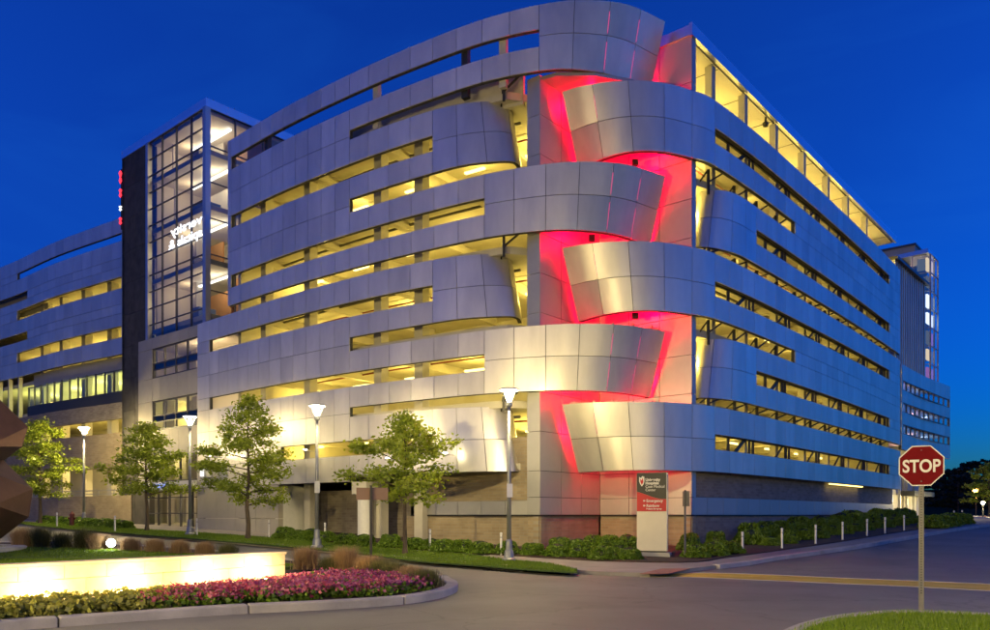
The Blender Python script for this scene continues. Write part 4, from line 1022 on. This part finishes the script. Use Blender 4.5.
# clipped shrubs: three shapes shared by all
def shrub_mesh(seed):
    rg = np.random.default_rng(seed); n = 2600
    u = rg.normal(size=(n, 3)); u /= np.linalg.norm(u, axis=1)[:, None]; u[:, 2] = np.abs(u[:, 2])*1.0 - 0.12
    lump = 1 + 0.10*np.sin(5*u[:, 0] + seed) * np.cos(4*u[:, 1] + 2*seed) + 0.08*np.sin(9*u[:, 2] + seed)
    rad = (0.84 + 0.2*rg.random(n))*lump
    P = u*rad[:, None]*np.array([1, 1, 0.86]); P[:, 2] = np.maximum(P[:, 2] + 0.12, 0.02)
    o = quads('foliage', P, 0.17, 'leaf_shrub', None, rg=rg, aspect=0.7); me = o.data; bpy.data.objects.remove(o)
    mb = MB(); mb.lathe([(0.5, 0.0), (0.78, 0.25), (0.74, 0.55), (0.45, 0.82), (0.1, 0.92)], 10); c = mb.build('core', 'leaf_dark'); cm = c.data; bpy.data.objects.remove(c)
    return me, cm
SHR = [shrub_mesh(k) for k in (1, 2, 3)]
NSH = [0]
def shrub(x, d, r, label, grp, hz=1.0):
    k = NSH[0]; NSH[0] += 1; me, cm = SHR[k % 3]
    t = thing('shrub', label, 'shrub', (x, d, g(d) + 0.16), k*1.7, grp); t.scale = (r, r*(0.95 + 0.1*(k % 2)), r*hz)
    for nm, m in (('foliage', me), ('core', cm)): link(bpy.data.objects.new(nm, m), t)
ORD = ['first', 'second', 'third', 'fourth', 'fifth', 'sixth', 'seventh', 'eighth', 'ninth', 'tenth', 'eleventh', 'twelfth', 'thirteenth', 'fourteenth', 'fifteenth', 'sixteenth', 'seventeenth', 'eighteenth', 'nineteenth', 'twentieth',
       'twenty-first', 'twenty-second', 'twenty-third', 'twenty-fourth', 'twenty-fifth', 'twenty-sixth', 'twenty-seventh', 'twenty-eighth']
left = [(285, 538), (297, 539), (311, 540), (327, 541.5), (346, 543.5), (364, 545.5), (390, 547), (414, 548.5), (431, 549), (445, 551.5), (461, 551.5), (481, 553), (507, 553.5), (533, 554.5)]
for k, (px, by) in enumerate(left):
    x, d = G(px, by, 0.16); shrub(x, d, random.Random(k).uniform(0.47, 0.60), 'low round shrub at the brick base, %s from the entrance jamb' % ORD[k], 'round shrubs along the left front')
fr = [(557, 556), (580, 556.5), (602, 559), (629, 559), (618, 553), (695, 557), (714, 555), (730, 553)]
for k, (px, by) in enumerate(fr):
    x, d = G(px, by, 0.16); shrub(x, d, random.Random(k+40).uniform(0.48, 0.58), 'round front row shrub under the red corner, %s from the left' % ORD[sorted(fr).index((px, by))], 'round shrubs under the red corner')
bk = [(560, 551, 1.25), (578, 551, 1.1), (593, 550, 1.3), (608, 551, 1.45), (628, 551, 1.5), (690, 550, 1.5), (716, 547, 1.5)]
for k, (px, by, hz) in enumerate(bk):
    x, d = G(px, by, 0.16); shrub(x, d, 0.5, 'taller back row shrub against the corner brick, %s from the left' % ORD[k], 'taller shrubs against the corner brick', hz)
q = Rp.spx(737); k = 0
while q < rL - 0.5:
    p, n = Rp.at(q); a = p + n*(1.55 + 0.25*math.sin(k*2.1)); b = p + n*(0.45 + 0.15*math.cos(k*1.7))
    rr = random.Random(k + 90)
    shrub(a.x, a.y, rr.uniform(0.42, 0.54), 'shrub of the front hedge row on the blue side, %s from the corner' % ORD[k], 'front hedge row on the right side', rr.uniform(0.95, 1.2))
    shrub(b.x, b.y, rr.uniform(0.55, 0.72), 'shrub of the back hedge row on the blue side, %s from the corner' % ORD[k], 'back hedge row on the right side', rr.uniform(1.25, 1.7))
    q += 1.32; k += 1
for k in range(6):
    p = Vector(G(925 + k*6, 528 - k*0.9, 0.15)); shrub(p.x + 0.5, p.y, 0.75, 'shrub beside the far lobby, %s from the hedge' % ORD[k], 'shrubs by the far lobby', 1.1)
for k in range(9):
    x, d = G(34 + k*9.5, 523.8 + k*0.75, 0.15); shrub(x, d + 1.6, 0.6, 'low dark shrub before the far left brick wall, %s from the sculpture' % ORD[k], 'low hedge before the far left wall', 0.9)
# bollards
boll = [(269, 537.5), (325, 542), (430, 550.5), (501, 555), (742.5, 554), (782, 549), (815.7, 544.5), (842.6, 540.5), (867, 536.5), (885, 534), (904, 531), (954, 524), (962, 523)]
bname = ['beside the entrance jamb', 'before the entrance shrubs', 'behind the tree trunk by the round column', 'beside the nearest street lamp', 'first on the blue side, nearest the corner', 'second on the blue side', 'third on the blue side', 'fourth on the blue side',
         'fifth on the blue side', 'sixth on the blue side', 'seventh on the blue side, behind the stop sign', 'at the far lobby, nearer of two', 'at the far lobby, farther of two']
b0 = None
for (px, by), s_ in zip(boll, bname):
    x, d = G(px, by, 0.14)
    if b0 is None:
        b0 = thing('bollard', '', 'bollard', (0, 0, 0)); o = MB().lathe([(0.045, 0), (0.045, 0.80), (0.05, 0.81), (0.05, 0.88), (0.02, 0.90)], 12).build('post', 'white_paint', b0)
        MB().lathe([(0.05, 0.68), (0.05, 0.73)], 12).build('band', 'alum', b0); c = b0
    else: c = copy_tree(b0)
    c.location = (x, d, g(d) + 0.13); tag(c, 'slim white bollard ' + s_, 'bollard', 'white bollards round the garage')
for px, by, s_ in ((57, 527, 'before the far left shrubs'), (115, 532, 'at the dark stone foot of the tower'), (197, 535.5, 'at the edge of the entrance doors')):
    x, d = G(px, by, 0.14); c = copy_tree(b0); c.location = (x, d, g(d) + 0.13); tag(c, 'slim white bollard ' + s_, 'bollard', 'white bollards round the garage')
# fire hydrant
x, d = G(72, 526.0, 0.15); hy = thing('fire_hydrant', 'small dark red fire hydrant before the far left brick wall', 'hydrant', (x, d, g(d) + 0.15))
mat('hydrant_red', (0.16, 0.03, 0.02), 0.5)
MB().lathe([(0.2, 0), (0.2, 0.06), (0.13, 0.08), (0.13, 0.62), (0.17, 0.64), (0.15, 0.75), (0.06, 0.86), (0.03, 0.92)], 14).build('barrel', 'hydrant_red', hy)
for s_ in (-1, 1): MB().bar((0.1*s_, 0, 0.48), (0.24*s_, 0, 0.48), 0.14, n=10).build('nozzle', 'hydrant_red', hy)

# ------------------------------------------------------------------ signs
mat('stop_red', (0.14, 0.002, 0.005), 0.75, 0, 0.06, 4, spec=0.15); mat('sign_white', (0.62, 0.62, 0.60), 0.45); mat('sign_black', (0.012, 0.012, 0.012), 0.35); mat('sign_red', (0.42, 0.006, 0.012), 0.4)
mat('sign_cream', (0.62, 0.57, 0.46), 0.5, 0, 0.04, 2); mat('sign_brown', (0.20, 0.13, 0.10), 0.6, 0.2)
sd = 15.2; sx_ = (921.3 - CX)/F*sd; szc = EYE + (HY - 466)/F*sd
ST = thing('stop_sign', 'red octagonal stop sign on a steel post in the grass corner', 'sign', (sx_, sd, 0.05), -math.atan2(sx_, sd))
zc = szc - 0.05
MB().box(-0.045, 0.045, -0.02, 0.035, -0.2, zc - 0.33).build('post', 'galv', ST)
mb = MB()
for k in range(34): zz = 0.2 + 0.055*k; mb.lathe([(0.011, 0), (0.011, 0.002)], 8); 
hol = MB()
zz = 0.3
while zz < zc - 0.4:
    hol.add([(0.014*math.cos(2*math.pi*j/8), -0.0215, zz + 0.014*math.sin(2*math.pi*j/8)) for j in range(8)], [tuple(range(8))]); zz += 0.05
hol.build('post_holes', 'sign_black', ST)['kind'] = 'stuff'
def octa(r, y0, y1, name, m, par):
    v = []
    for y in (y0, y1):
        for k in range(8):
            a = math.pi/8 + k*math.pi/4; v.append((r/math.cos(math.pi/8)*math.cos(a), y, zc + r/math.cos(math.pi/8)*math.sin(a)))
    return mesh(name, v, [tuple(range(8)), tuple(range(15, 7, -1))] + [(k, 8 + k, 8 + (k+1) % 8, (k+1) % 8) for k in range(8)], m, par)
pl = octa(0.385, -0.055, -0.045, 'plate', 'sign_white', ST); octa(0.365, -0.058, -0.053, 'red_face', 'stop_red', pl)
text3d('lettering', 'STOP', 0.335, 'sign_white', pl, (0, -0.06, zc - 0.118), (R(90), 0, 0), 0.002, 0.80, bold=0.008, align='CENTER')
for s_ in (-1, 1): MB().bar((0, -0.066, zc + 0.3*s_), (0, -0.05, zc + 0.3*s_), 0.025, n=8).build('bolt', 'galv', pl)
MB().box(-0.04, 0.04, -0.045, 0.0, zc - 0.34, zc + 0.3).build('back_bar', 'galv', ST)
# the hospital monument sign
x, d = G(653, 559.5, 0.16); d = 31.0; x = (652 - CX)/F*d
MS = thing('monument_sign', 'tall hospital sign with black and red head on a pale panel', 'sign', (x, d, g(d) + 0.14), -0.30)
MB().box(-0.80, 0.72, -0.42, 0.42, -0.05, 0.14).build('plinth', 'concrete', MS)
MB().box(-0.54, 0.54, -0.13, 0.19, 0.14, 0.2).build('foot', 'sign_black', MS)
bevel(MB().box(-0.57, 0.57, -0.16, 0.22, 0.20, 3.25).build('body', 'sign_cream', MS), 0.01)
MB().box(0.571, 0.60, -0.15, 0.21, 0.20, 3.25).build('side_panel', 'alum', MS)
def flat(name, pts, y, m, par, th=0.012):
    n = len(pts); return mesh(name, [(a, y, b) for a, b in pts] + [(a, y + th, b) for a, b in pts], [tuple(range(n)), tuple(range(2*n-1, n-1, -1))] + [(k, n + k, n + (k+1) % n, (k+1) % n) for k in range(n)], m, par)
top = 3.245
cv = [(-0.565 + 1.13*k/10, top - 0.73 - 0.30*(k/10)**1.0 + 0.06*math.sin(math.pi*k/10*2)*0.3 - 0.05*math.sin(math.pi*k/10)) for k in range(11)]
flat('black_head', [(-0.565, top)] + cv + [(0.565, top)], -0.176, 'sign_black', MS)
flat('red_field', list(reversed([(-0.565, top - 1.5)] + [(a, b - 0.004) for a, b in cv] + [(0.565, top - 1.5)])), -0.176, 'sign_red', MS)
sh = [(-0.475, top - 0.16), (-0.40, top - 0.20), (-0.385, top - 0.16), (-0.335, top - 0.12), (-0.30, top - 0.17), (-0.28, top - 0.14), (-0.275, top - 0.34), (-0.31, top - 0.45), (-0.375, top - 0.53), (-0.44, top - 0.43), (-0.475, top - 0.33)]
flat('shield', list(reversed(sh)), -0.182, 'sign_white', MS)
flat('shield_mark', list(reversed([(-0.44, top - 0.22), (-0.385, top - 0.30), (-0.34, top - 0.18), (-0.31, top - 0.36), (-0.375, top - 0.48), (-0.43, top - 0.36)])), -0.186, 'sign_red', MS)
for k, (b, bo) in enumerate((('University', 0.005), ('Hospitals', 0.005), ('Case Medical', 0.0), ('Center', 0.0))):
    text3d('lettering', b, 0.15, 'sign_white', MS, (-0.235, -0.18, top - 0.32 - 0.132*k), (R(90), 0, 0), 0.002, 0.92, bold=bo)
for b, zz, sz, xx in (('Emergency', 1.14, 0.15, -0.20), ('Rainbow', 1.33, 0.15, -0.20), ('Pediatric Emergency', 1.43, 0.075, -0.20)):
    text3d('lettering', b, sz, 'sign_white', MS, (xx, -0.18, top - zz), (R(90), 0, 0), 0.002, 0.95, bold=0.003)
for zz in (1.09, 1.28):
    flat('arrow', list(reversed([(-0.33, top - zz), (-0.28, top - zz + 0.05), (-0.28, top - zz + 0.018), (-0.24, top - zz + 0.018), (-0.24, top - zz - 0.018), (-0.28, top - zz - 0.018), (-0.28, top - zz - 0.05)])), -0.184, 'sign_white', MS)
# brown sign seen from behind, and a sign seen edge-on
x, d = G(371, 573, 0.15); bs_ = thing('road_sign', 'brown road sign on a dark post at the island tip, seen from behind', 'sign', (x, d, g(d) + 0.1), 0.25)
hh = (573 - 484)/F*d
MB().box(-0.035, 0.035, -0.035, 0.035, -0.1, hh).build('post', 'steel_dark', bs_); MB().box(-0.42, 0.50, 0.04, 0.06, hh - 0.42, hh - 0.06).build('plate', 'sign_brown', bs_)
x, d = G(685, 557.5, 0.16); es = thing('edge_on_sign', 'thin steel post right of the hospital sign with plate turned edge-on', 'sign', (x, d, g(d) + 0.15), 0.22)
hh = (557.5 - 490)/F*d
MB().box(-0.03, 0.03, -0.03, 0.03, -0.1, hh).build('post', 'galv', es); MB().box(0.035, 0.05, -0.28, 0.28, hh - 0.62, hh - 0.04).build('plate', 'galv', es)
# storm drain in the kerb
x0, d0 = G(493, 569.5); x1, d1 = G(526, 572); dv = Vector((x1 - x0, d1 - d0)); ln_ = dv.length; dv.normalize(); nv = Vector((dv.y, -dv.x))
dr = thing('storm_drain', 'dark storm drain inlet in the kerb below the nearest street lamp', 'drain', (x0, d0, 0), 0)
MB().obox((0, 0), dv, nv, 0, ln_, -0.05, 0.16, 0.02, 0.135).build('inlet', 'steel_dark', dr)
for k in range(7): MB().obox((0, 0), dv, nv, 0.1 + k*ln_/7.5, 0.16 + k*ln_/7.5, 0.17, 0.55, 0.004, 0.02).build('grate_bar', 'steel_dark', dr)
MB().obox((0, 0), dv, nv, -0.04, ln_ + 0.04, 0.162, 0.168, 0.0, 0.05).build('frame', 'galv', dr)
# small red and white lit sign on the plain wall
p, n = Lp.at(Lp.spx(209)); p = p + n*0.35; ws = thing('wall_sign', 'small lit red and white sign on the plain tan wall', 'sign', (p.x, p.y, EYE + 2.2), math.atan2(n.y, n.x) + math.pi/2)
emitmat('sign_glow', (1, 0.95, 0.9), 1.6); emitmat('sign_glow_red', (1, 0.05, 0.06), 1.3)
MB().box(-0.35, 0.35, -0.05, 0.3, 0.0, 1.0).build('box', 'sign_white', ws); MB().box(-0.30, 0.12, -0.07, -0.052, 0.05, 0.6).build('white_face', 'sign_glow', ws); MB().box(0.0, 0.30, -0.068, -0.053, 0.62, 0.97).build('red_face', 'sign_glow_red', ws)
# blue-white glowing strip on the entrance canopy, in place of its lettering
sweep_wall('canopy_lettering_strip', Lp, Lp.spx(158), Lp.spx(172), 1.72, 1.95, 'lit_blue', GAR, off=0.29, th=0.03)

# ------------------------------------------------------------------ the island: lit wall, flowers, grasses, sculpture
mat('limestone', (0.55, 0.47, 0.34), 0.85, 0, 0.12, 3, 0.3, 20, rand=0.08)
SW = thing('sign_wall', 'low pale stone wall glowing under strong floodlights on the island', 'wall', (0, 0, 0))
WPt = Path([(-13.5, 11.2), (-11.0, 12.9), (-9.15, 14.7), (-7.3, 17.2), (-5.3, 20.0)], 8)
for r_ in range(3):
    z0 = 0.05 + 0.27*r_ - EYE; st = 0.0 - (0.42 if r_ % 2 else 0.0)
    while st < WPt.L - 0.02:
        a = max(0, st); b = min(WPt.L, st + 0.84)
        if b - a > 0.08:
            vs, f = panel_geo(WPt, a, b, z0, z0 + 0.27, -50, 50, 2, gap=0.005, th=0.44); 
            vs = [(v[0], v[1], v[2]) for v in vs]
            mesh('stone', vs, f, 'limestone', SW)
        st += 0.84
sweep_wall('coping', WPt, -0.02, WPt.L + 0.02, -EYE + 0.862, -EYE + 0.92, 'limestone', SW, off=0.03, th=0.52, n=16)
sweep_wall('core', WPt, 0.05, WPt.L - 0.02, -EYE + 0.02, -EYE + 0.86, 'limestone', SW, off=-0.05, th=0.34, n=16)
for k, q in enumerate((0.8, 2.6, 4.4, 6.2, 8.0, 9.8, 11.2)):
    if q > WPt.L - 0.3: break
    p, n = WPt.at(q); p = p + n*0.55
    fl = thing('wall_wash_light', 'small floodlight hidden in the flowers before the glowing wall, %s from the left' % ORD[k], 'floodlight', (p.x, p.y, 0.16), math.atan2(n.y, n.x) + math.pi/2, 'floodlights of the glowing wall')
    MB().box(-0.10, 0.10, -0.05, 0.05, 0.06, 0.17).build('housing', 'steel_dark', fl); MB().bar((0, 0, -0.1), (0, 0, 0.06), 0.04).build('spike', 'steel_dark', fl)
    MB().box(-0.085, 0.085, 0.052, 0.058, 0.07, 0.16).build('lens', 'flood_white', fl)
    plight((0, 0.14, 0.22), 190, (1.0, 0.66, 0.22), 0.05, fl)
# flower bed: uncountable bedding plants
def inside(poly, x, y):
    c = False; j = len(poly) - 1
    for i in range(len(poly)):
        xi, yi = poly[i]; xj, yj = poly[j]
        if (yi > y) != (yj > y) and x < (xj - xi)*(y - yi)/(yj - yi) + xi: c = not c
        j = i
    return c
bed = [G(x, y, 0.15) for x, y in ((-60, 628), (0, 620), (120, 611), (230, 604), (330, 599), (395, 594.5), (425, 588.5), (418, 584), (380, 580), (330, 578.5))] + [tuple(WPt.at(WPt.L - 0.2)[0] + WPt.at(WPt.L)[1]*0.8), tuple(WPt.at(7)[0] + WPt.at(7)[1]*0.95), tuple(WPt.at(4)[0] + WPt.at(4)[1]*0.95), tuple(WPt.at(1.5)[0] + WPt.at(1.5)[1]*0.95)]
bx = [p[0] for p in bed]; byy = [p[1] for p in bed]
cl = []; rg = np.random.default_rng(5)
while len(cl) < 900:
    x = rg.uniform(min(bx), max(bx)); y = rg.uniform(min(byy), max(byy))
    if inside(bed, x, y): cl.append((x, y))
leafP = {'leaf_gold': [], 'leaf_shrub': [], 'petal_pink': [], 'petal_purple': []}
for x, y in cl:
    px = CX + x/y*F; u = min(1, max(0, (px - 135)/80 + rg.normal()*0.25)); h = 0.13 + 0.13*rg.random()
    n1 = 26
    P = np.array([x, y, 0.14]) + rg.normal(size=(n1, 3))*np.array([0.12, 0.12, 0]) + np.array([0, 0, 1])*(rg.random((n1, 1))*h)
    leafP['leaf_gold' if u < 0.5 else 'leaf_shrub'] += list(P)
    n2 = 22 if u >= 0.5 else 6
    P = np.array([x, y, 0.14 + h]) + rg.normal(size=(n2, 3))*np.array([0.13, 0.13, 0.035])
    if u < 0.5: leafP['leaf_gold'] += list(P)
    else: leafP['petal_purple' if rg.random() < (px - 180)/260 else 'petal_pink'] += list(P)
for k_, (m, lab, cat) in {'leaf_gold': ('leaf_gold', 'yellow green bedding plants at the left of the island', 'plants'), 'leaf_shrub': ('leaf_shrub', 'green leaves under the pink flowers on the island', 'plants'),
                          'petal_pink': ('petal_pink', 'dense pink flowers massed before the glowing wall', 'flowers'), 'petal_purple': ('petal_purple', 'purple flowers towards the island tip', 'flowers')}.items():
    o = quads({'leaf_gold': 'bedding_plants', 'leaf_shrub': 'bedding_leaves', 'petal_pink': 'pink_flowers', 'petal_purple': 'purple_flowers'}[k_], leafP[k_], 0.075 if 'petal' in k_ else 0.10, m, None, rg=rg, aspect=0.8, kind='stuff'); tag(o, lab, cat)
def blades(name, pts, h, m, parent=None, wd=0.012, spread=0.25, rg=rng, kind=None):
    pts = np.asarray(pts); n = len(pts); an = rg.random(n)*2*np.pi; hh = h*(0.6 + 0.6*rg.random(n)); le = spread*hh*rg.random(n)
    dx = np.cos(an); dy = np.sin(an); wx = -dy*wd; wy = dx*wd
    v = np.zeros((n, 3, 3)); v[:, 0] = pts; v[:, 1] = pts; v[:, 2] = pts
    v[:, 0, 0] -= wx; v[:, 0, 1] -= wy; v[:, 1, 0] += wx; v[:, 1, 1] += wy; v[:, 2, 0] += dx*le; v[:, 2, 1] += dy*le; v[:, 2, 2] += hh
    me = bpy.data.meshes.new(name); me.vertices.add(3*n); me.vertices.foreach_set('co', v.ravel()); me.loops.add(3*n); me.loops.foreach_set('vertex_index', np.arange(3*n, dtype=np.int32))
    me.polygons.add(n); me.polygons.foreach_set('loop_start', np.arange(0, 3*n, 3, dtype=np.int32)); me.polygons.foreach_set('loop_total', np.full(n, 3, dtype=np.int32))
    me.update(calc_edges=True); me.materials.append(MATS[m]); o = link(bpy.data.objects.new(name, me), parent)
    if kind: o['kind'] = kind
    return o
def scatter(poly, n, off, seed):
    rg = np.random.default_rng(seed); xs_ = [p[0] for p in poly]; ys_ = [p[1] for p in poly]; out = []
    P = np.array(poly); Qp = np.roll(P, 1, axis=0); res = np.zeros((0, 2))
    while len(res) < n:
        c = np.stack([rg.uniform(min(xs_), max(xs_), 4*n), rg.uniform(min(ys_), max(ys_), 4*n)], 1); ins = np.zeros(len(c), bool)
        for (xi, yi), (xj, yj) in zip(P, Qp):
            if yi == yj: continue
            ins ^= ((yi > c[:, 1]) != (yj > c[:, 1])) & (c[:, 0] < (xj - xi)*(c[:, 1] - yi)/(yj - yi) + xi)
        res = np.concatenate([res, c[ins]])
    res = res[:n]; gz = np.where(res[:, 1] < 29.5, 0.0, 1.75*(1 - np.exp(-(res[:, 1] - 29.5)/24.0)))
    return np.column_stack([res, gz + off])
tag(blades('corner_grass', scatter([p for p in sgs] + [(13, 8), (5, 8)], 52000, 0.10, 1), 0.07, 'grass_blade', wd=0.006, spread=0.7, kind='stuff'), 'short mown grass round the stop sign post', 'grass')
tag(blades('strip_grass', scatter(lawn, 60000, 0.15, 2), 0.07, 'grass_blade', wd=0.012, spread=0.7, kind='stuff'), 'mown grass strip between kerb and pavement under the trees', 'grass')
tag(blades('island_grass', scatter([G(x, y, 0.2) for x, y in lw if x > -100], 40000, 0.22, 3), 0.06, 'grass_blade', wd=0.012, spread=0.7, kind='stuff'), 'lawn behind the glowing wall on the island', 'grass')
og = [(306, 569, 0.62, 'dry_grass', 'tall tan'), (345, 573, 0.68, 'dry_grass', 'widest tan'), (331, 573, 0.42, 'olive_grass', 'dark olive'), (369, 576, 0.5, 'dry_grass', 'slim tan'), (383, 578, 0.45, 'olive_grass', 'olive'), (396, 580, 0.42, 'olive_grass', 'low olive'),
      (411, 583, 0.38, 'dry_grass', 'low tan'), (425, 586, 0.36, 'olive_grass', 'last olive'), (22, 547, 0.75, 'dry_grass', 'tan'), (41, 547, 0.8, 'olive_grass', 'olive'), (62, 548, 0.6, 'olive_grass', 'second olive'), (84, 549, 0.8, 'olive_grass', 'third olive'), (98, 550, 0.6, 'dry_grass', 'dry'),
      (130, 551, 0.5, 'dry_grass', 'pale dry'), (155, 552.5, 0.5, 'dry_grass', 'second pale dry'), (180, 554, 0.5, 'dry_grass', 'third pale dry'), (205, 556, 0.5, 'dry_grass', 'fourth pale dry'), (228, 558.5, 0.5, 'olive_grass', 'green tinged')]
for k, (px, by, h, m, nm) in enumerate(og):
    x, d = G(px, by, 0.18); rg2 = np.random.default_rng(200 + k); n = 2600
    t = thing('ornamental_grass', nm + (' clump of ornamental grass near the island tip, before the brown sign' if px > 290 else ' clump of ornamental grass along the back edge of the island lawn'), 'grass clump', (x, d, g(d) + 0.17), 0, 'ornamental grasses on the island')
    P = np.zeros((n, 3)); P[:, :2] = rg2.normal(size=(n, 2))*0.13
    blades('blades', P, h*1.05, m, t, wd=0.007, spread=0.75, rg=rg2)
# floodlight aimed over the lawn
x, d = G(111, 549, 0.22); fd = thing('lawn_flood', 'dazzling round floodlight standing on the island lawn', 'floodlight', (x, d, g(d) + 0.2), math.atan2(-x, d)*0)
MB().lathe([(0.05, 0), (0.05, 0.12)], 10).build('stem', 'steel_dark', fd)
hm = MB(); hm.lathe([(0.10, 0.0), (0.17, 0.1), (0.19, 0.24)], 16); 
rot = Matrix.Rotation(R(90), 4, 'X')
dirn = Vector((-x, -d, 0)).normalized()
def orient(mbv): 
    m4 = dirn.to_track_quat('Z', 'Y').to_matrix().to_4x4(); return [tuple(m4 @ Vector(v) + Vector((0, 0, 0.27))) for v in mbv]
MB().add(orient(hm.v), hm.f).build('head', 'steel_dark', fd)
ln = MB(); ln.lathe([(0.17, 0.242), (0.15, 0.27), (0.05, 0.285)], 16); MB().add(orient(ln.v), ln.f).build('lens', 'flood_white', fd)
plight(tuple(dirn*0.42 + Vector((0, 0, 0.33))), 60, (1.0, 0.95, 0.8), 0.1, fd)
# faceted sculpture
mat('rust_steel', (0.11, 0.052, 0.044), 0.45, 0.5, 0.2, 1.5, 0.1, 8)
d = 27.0; SC = thing('steel_sculpture', 'big faceted rusty steel sculpture cut by the left edge', 'sculpture', (0, 0, 0))
def hull(name, pts):
    bm = bmesh.new()
    for p in pts: bm.verts.new(p)
    bmesh.ops.convex_hull(bm, input=bm.verts[:]); 
    for v in [v for v in bm.verts if not v.link_faces]: bm.verts.remove(v)
    bmesh.ops.recalc_face_normals(bm, faces=bm.faces[:])
    me = bpy.data.meshes.new(name); bm.to_mesh(me); bm.free(); me.materials.append(MATS['rust_steel']); return link(bpy.data.objects.new(name, me), SC)
w3 = lambda px, py, dd: tuple(W(px, py, dd))
hull('upper_block', [w3(28, 427, 27), w3(22, 447, 26.6), w3(-8, 392, 26.0), w3(-30, 396, 28.5), w3(2, 462, 27.6), w3(-12, 446, 25.2), w3(-70, 400, 26), w3(-80, 450, 25.5), w3(-60, 470, 28), w3(5, 410, 29.5)])
hull('middle_block', [w3(3, 460, 27.2), w3(33, 489, 27.2), w3(29, 517, 27.0), w3(-2, 541, 26.6), w3(-14, 470, 25.4), w3(-40, 455, 27), w3(-6, 505, 25.0), w3(-60, 520, 25.6), w3(-70, 545, 27), w3(10, 500, 29.5), w3(-50, 470, 29.5)])
zg = g(27) + 0.2
hull('foot_block', [w3(-30, 530, 26.4), w3(-70, 525, 26), w3(-60, 530, 28.5), (-17.4, 25.6, zg), (-19.2, 25.8, zg), (-18.6, 28.0, zg), (-17.2, 27.2, zg)])
pd = G(-10, 551.5, 0.2); px_ = thing('sculpture_plinth', 'low round concrete ring round the sculpture on the lawn', 'plinth', (pd[0] - 1.5, pd[1], g(pd[1]) + 0.2))
MB().lathe([(2.6, 0), (2.6, 0.16), (2.5, 0.2), (2.1, 0.2), (2.1, 0.05)], 40).build('ring', 'concrete', px_)
p = Vector((-16.4, 24.2, 0.5))
sf = thing('sculpture_flood', 'floodlight aimed up at the sculpture', 'floodlight', tuple(p))
MB().lathe([(0.04, -0.3), (0.04, 0.0), (0.14, 0.02), (0.16, 0.16)], 12).build('head', 'steel_dark', sf)
plight((0, 0, 0.3), 260, (1.0, 0.75, 0.55), 0.1, sf, spot=R(55), aim=(-0.6, 2.9, 3.9), name='flood_spot')

# ------------------------------------------------------------------ far right background
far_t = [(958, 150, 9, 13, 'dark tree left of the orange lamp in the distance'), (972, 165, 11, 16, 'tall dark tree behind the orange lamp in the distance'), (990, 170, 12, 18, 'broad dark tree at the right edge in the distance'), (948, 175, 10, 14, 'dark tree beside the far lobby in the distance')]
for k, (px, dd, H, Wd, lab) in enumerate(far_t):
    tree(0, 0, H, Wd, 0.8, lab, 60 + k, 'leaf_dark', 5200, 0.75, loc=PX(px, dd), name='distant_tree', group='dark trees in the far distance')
tree(0, 0, 6.2, 5.2, 1.2, 'bright green lamplit tree at the right edge', 71, 'leaf_tree', 6000, 0.26, loc=PX(989, 95), name='lamplit_tree', group=None)
hs = [(-600, 420)]; vs = []; f = []
rr = random.Random(4)
for i in range(61):
    x = -900 + i*40; h = 12 + 5*math.sin(i*0.7) + rr.uniform(-2, 2)
    vs += [(x, 430, -3), (x, 430, h), (x, 520, h*0.4)]
for i in range(60): a = 3*i; b = a + 3; f += [(a, b, b+1, a+1), (a+1, b+1, b+2, a+2)]
mesh('hills', vs, f, 'terrain_soil')['kind'] = 'structure'
def far_lamp(px, py, dd, label, col, pw, s):
    x, y = PX(px, dd); H = EYE + (HY - py)/F*dd - g(dd)
    t = thing('distant_lamp', label, 'street lamp', (x, y, g(dd)), 0, 'distant lamps at the right'); MB().lathe([(0.09, 0), (0.06, H)], 8).build('post', 'steel_dark', t)
    m = 'far_' + str(px); emitmat(m, col, 30); MB().lathe([(0.05, H), (s, H + s), (s, H + 1.6*s), (0.05, H + 2*s)], 10).build('head', m, t); plight((0, 0, H - 0.3), pw, col, 0.3, t)
far_lamp(976, 494, 108, 'orange lamp glowing among the far trees', (1.0, 0.42, 0.08), 2600, 0.4)
far_lamp(983, 505, 88, 'low lamp lighting the green tree at the right edge', (1.0, 0.85, 0.45), 900, 0.2)
x, y = PX(968, 400); mst = thing('radio_mast', 'thin far mast with a small red light above the trees', 'mast', (x, y, 0))
MB().lathe([(0.35, 0), (0.12, EYE + 25)], 6).build('mast', 'steel_dark', mst); MB().lathe([(0.1, EYE + 24.6), (0.7, EYE + 25.2), (0.1, EYE + 25.8)], 8).build('beacon', 'letters_red', mst)
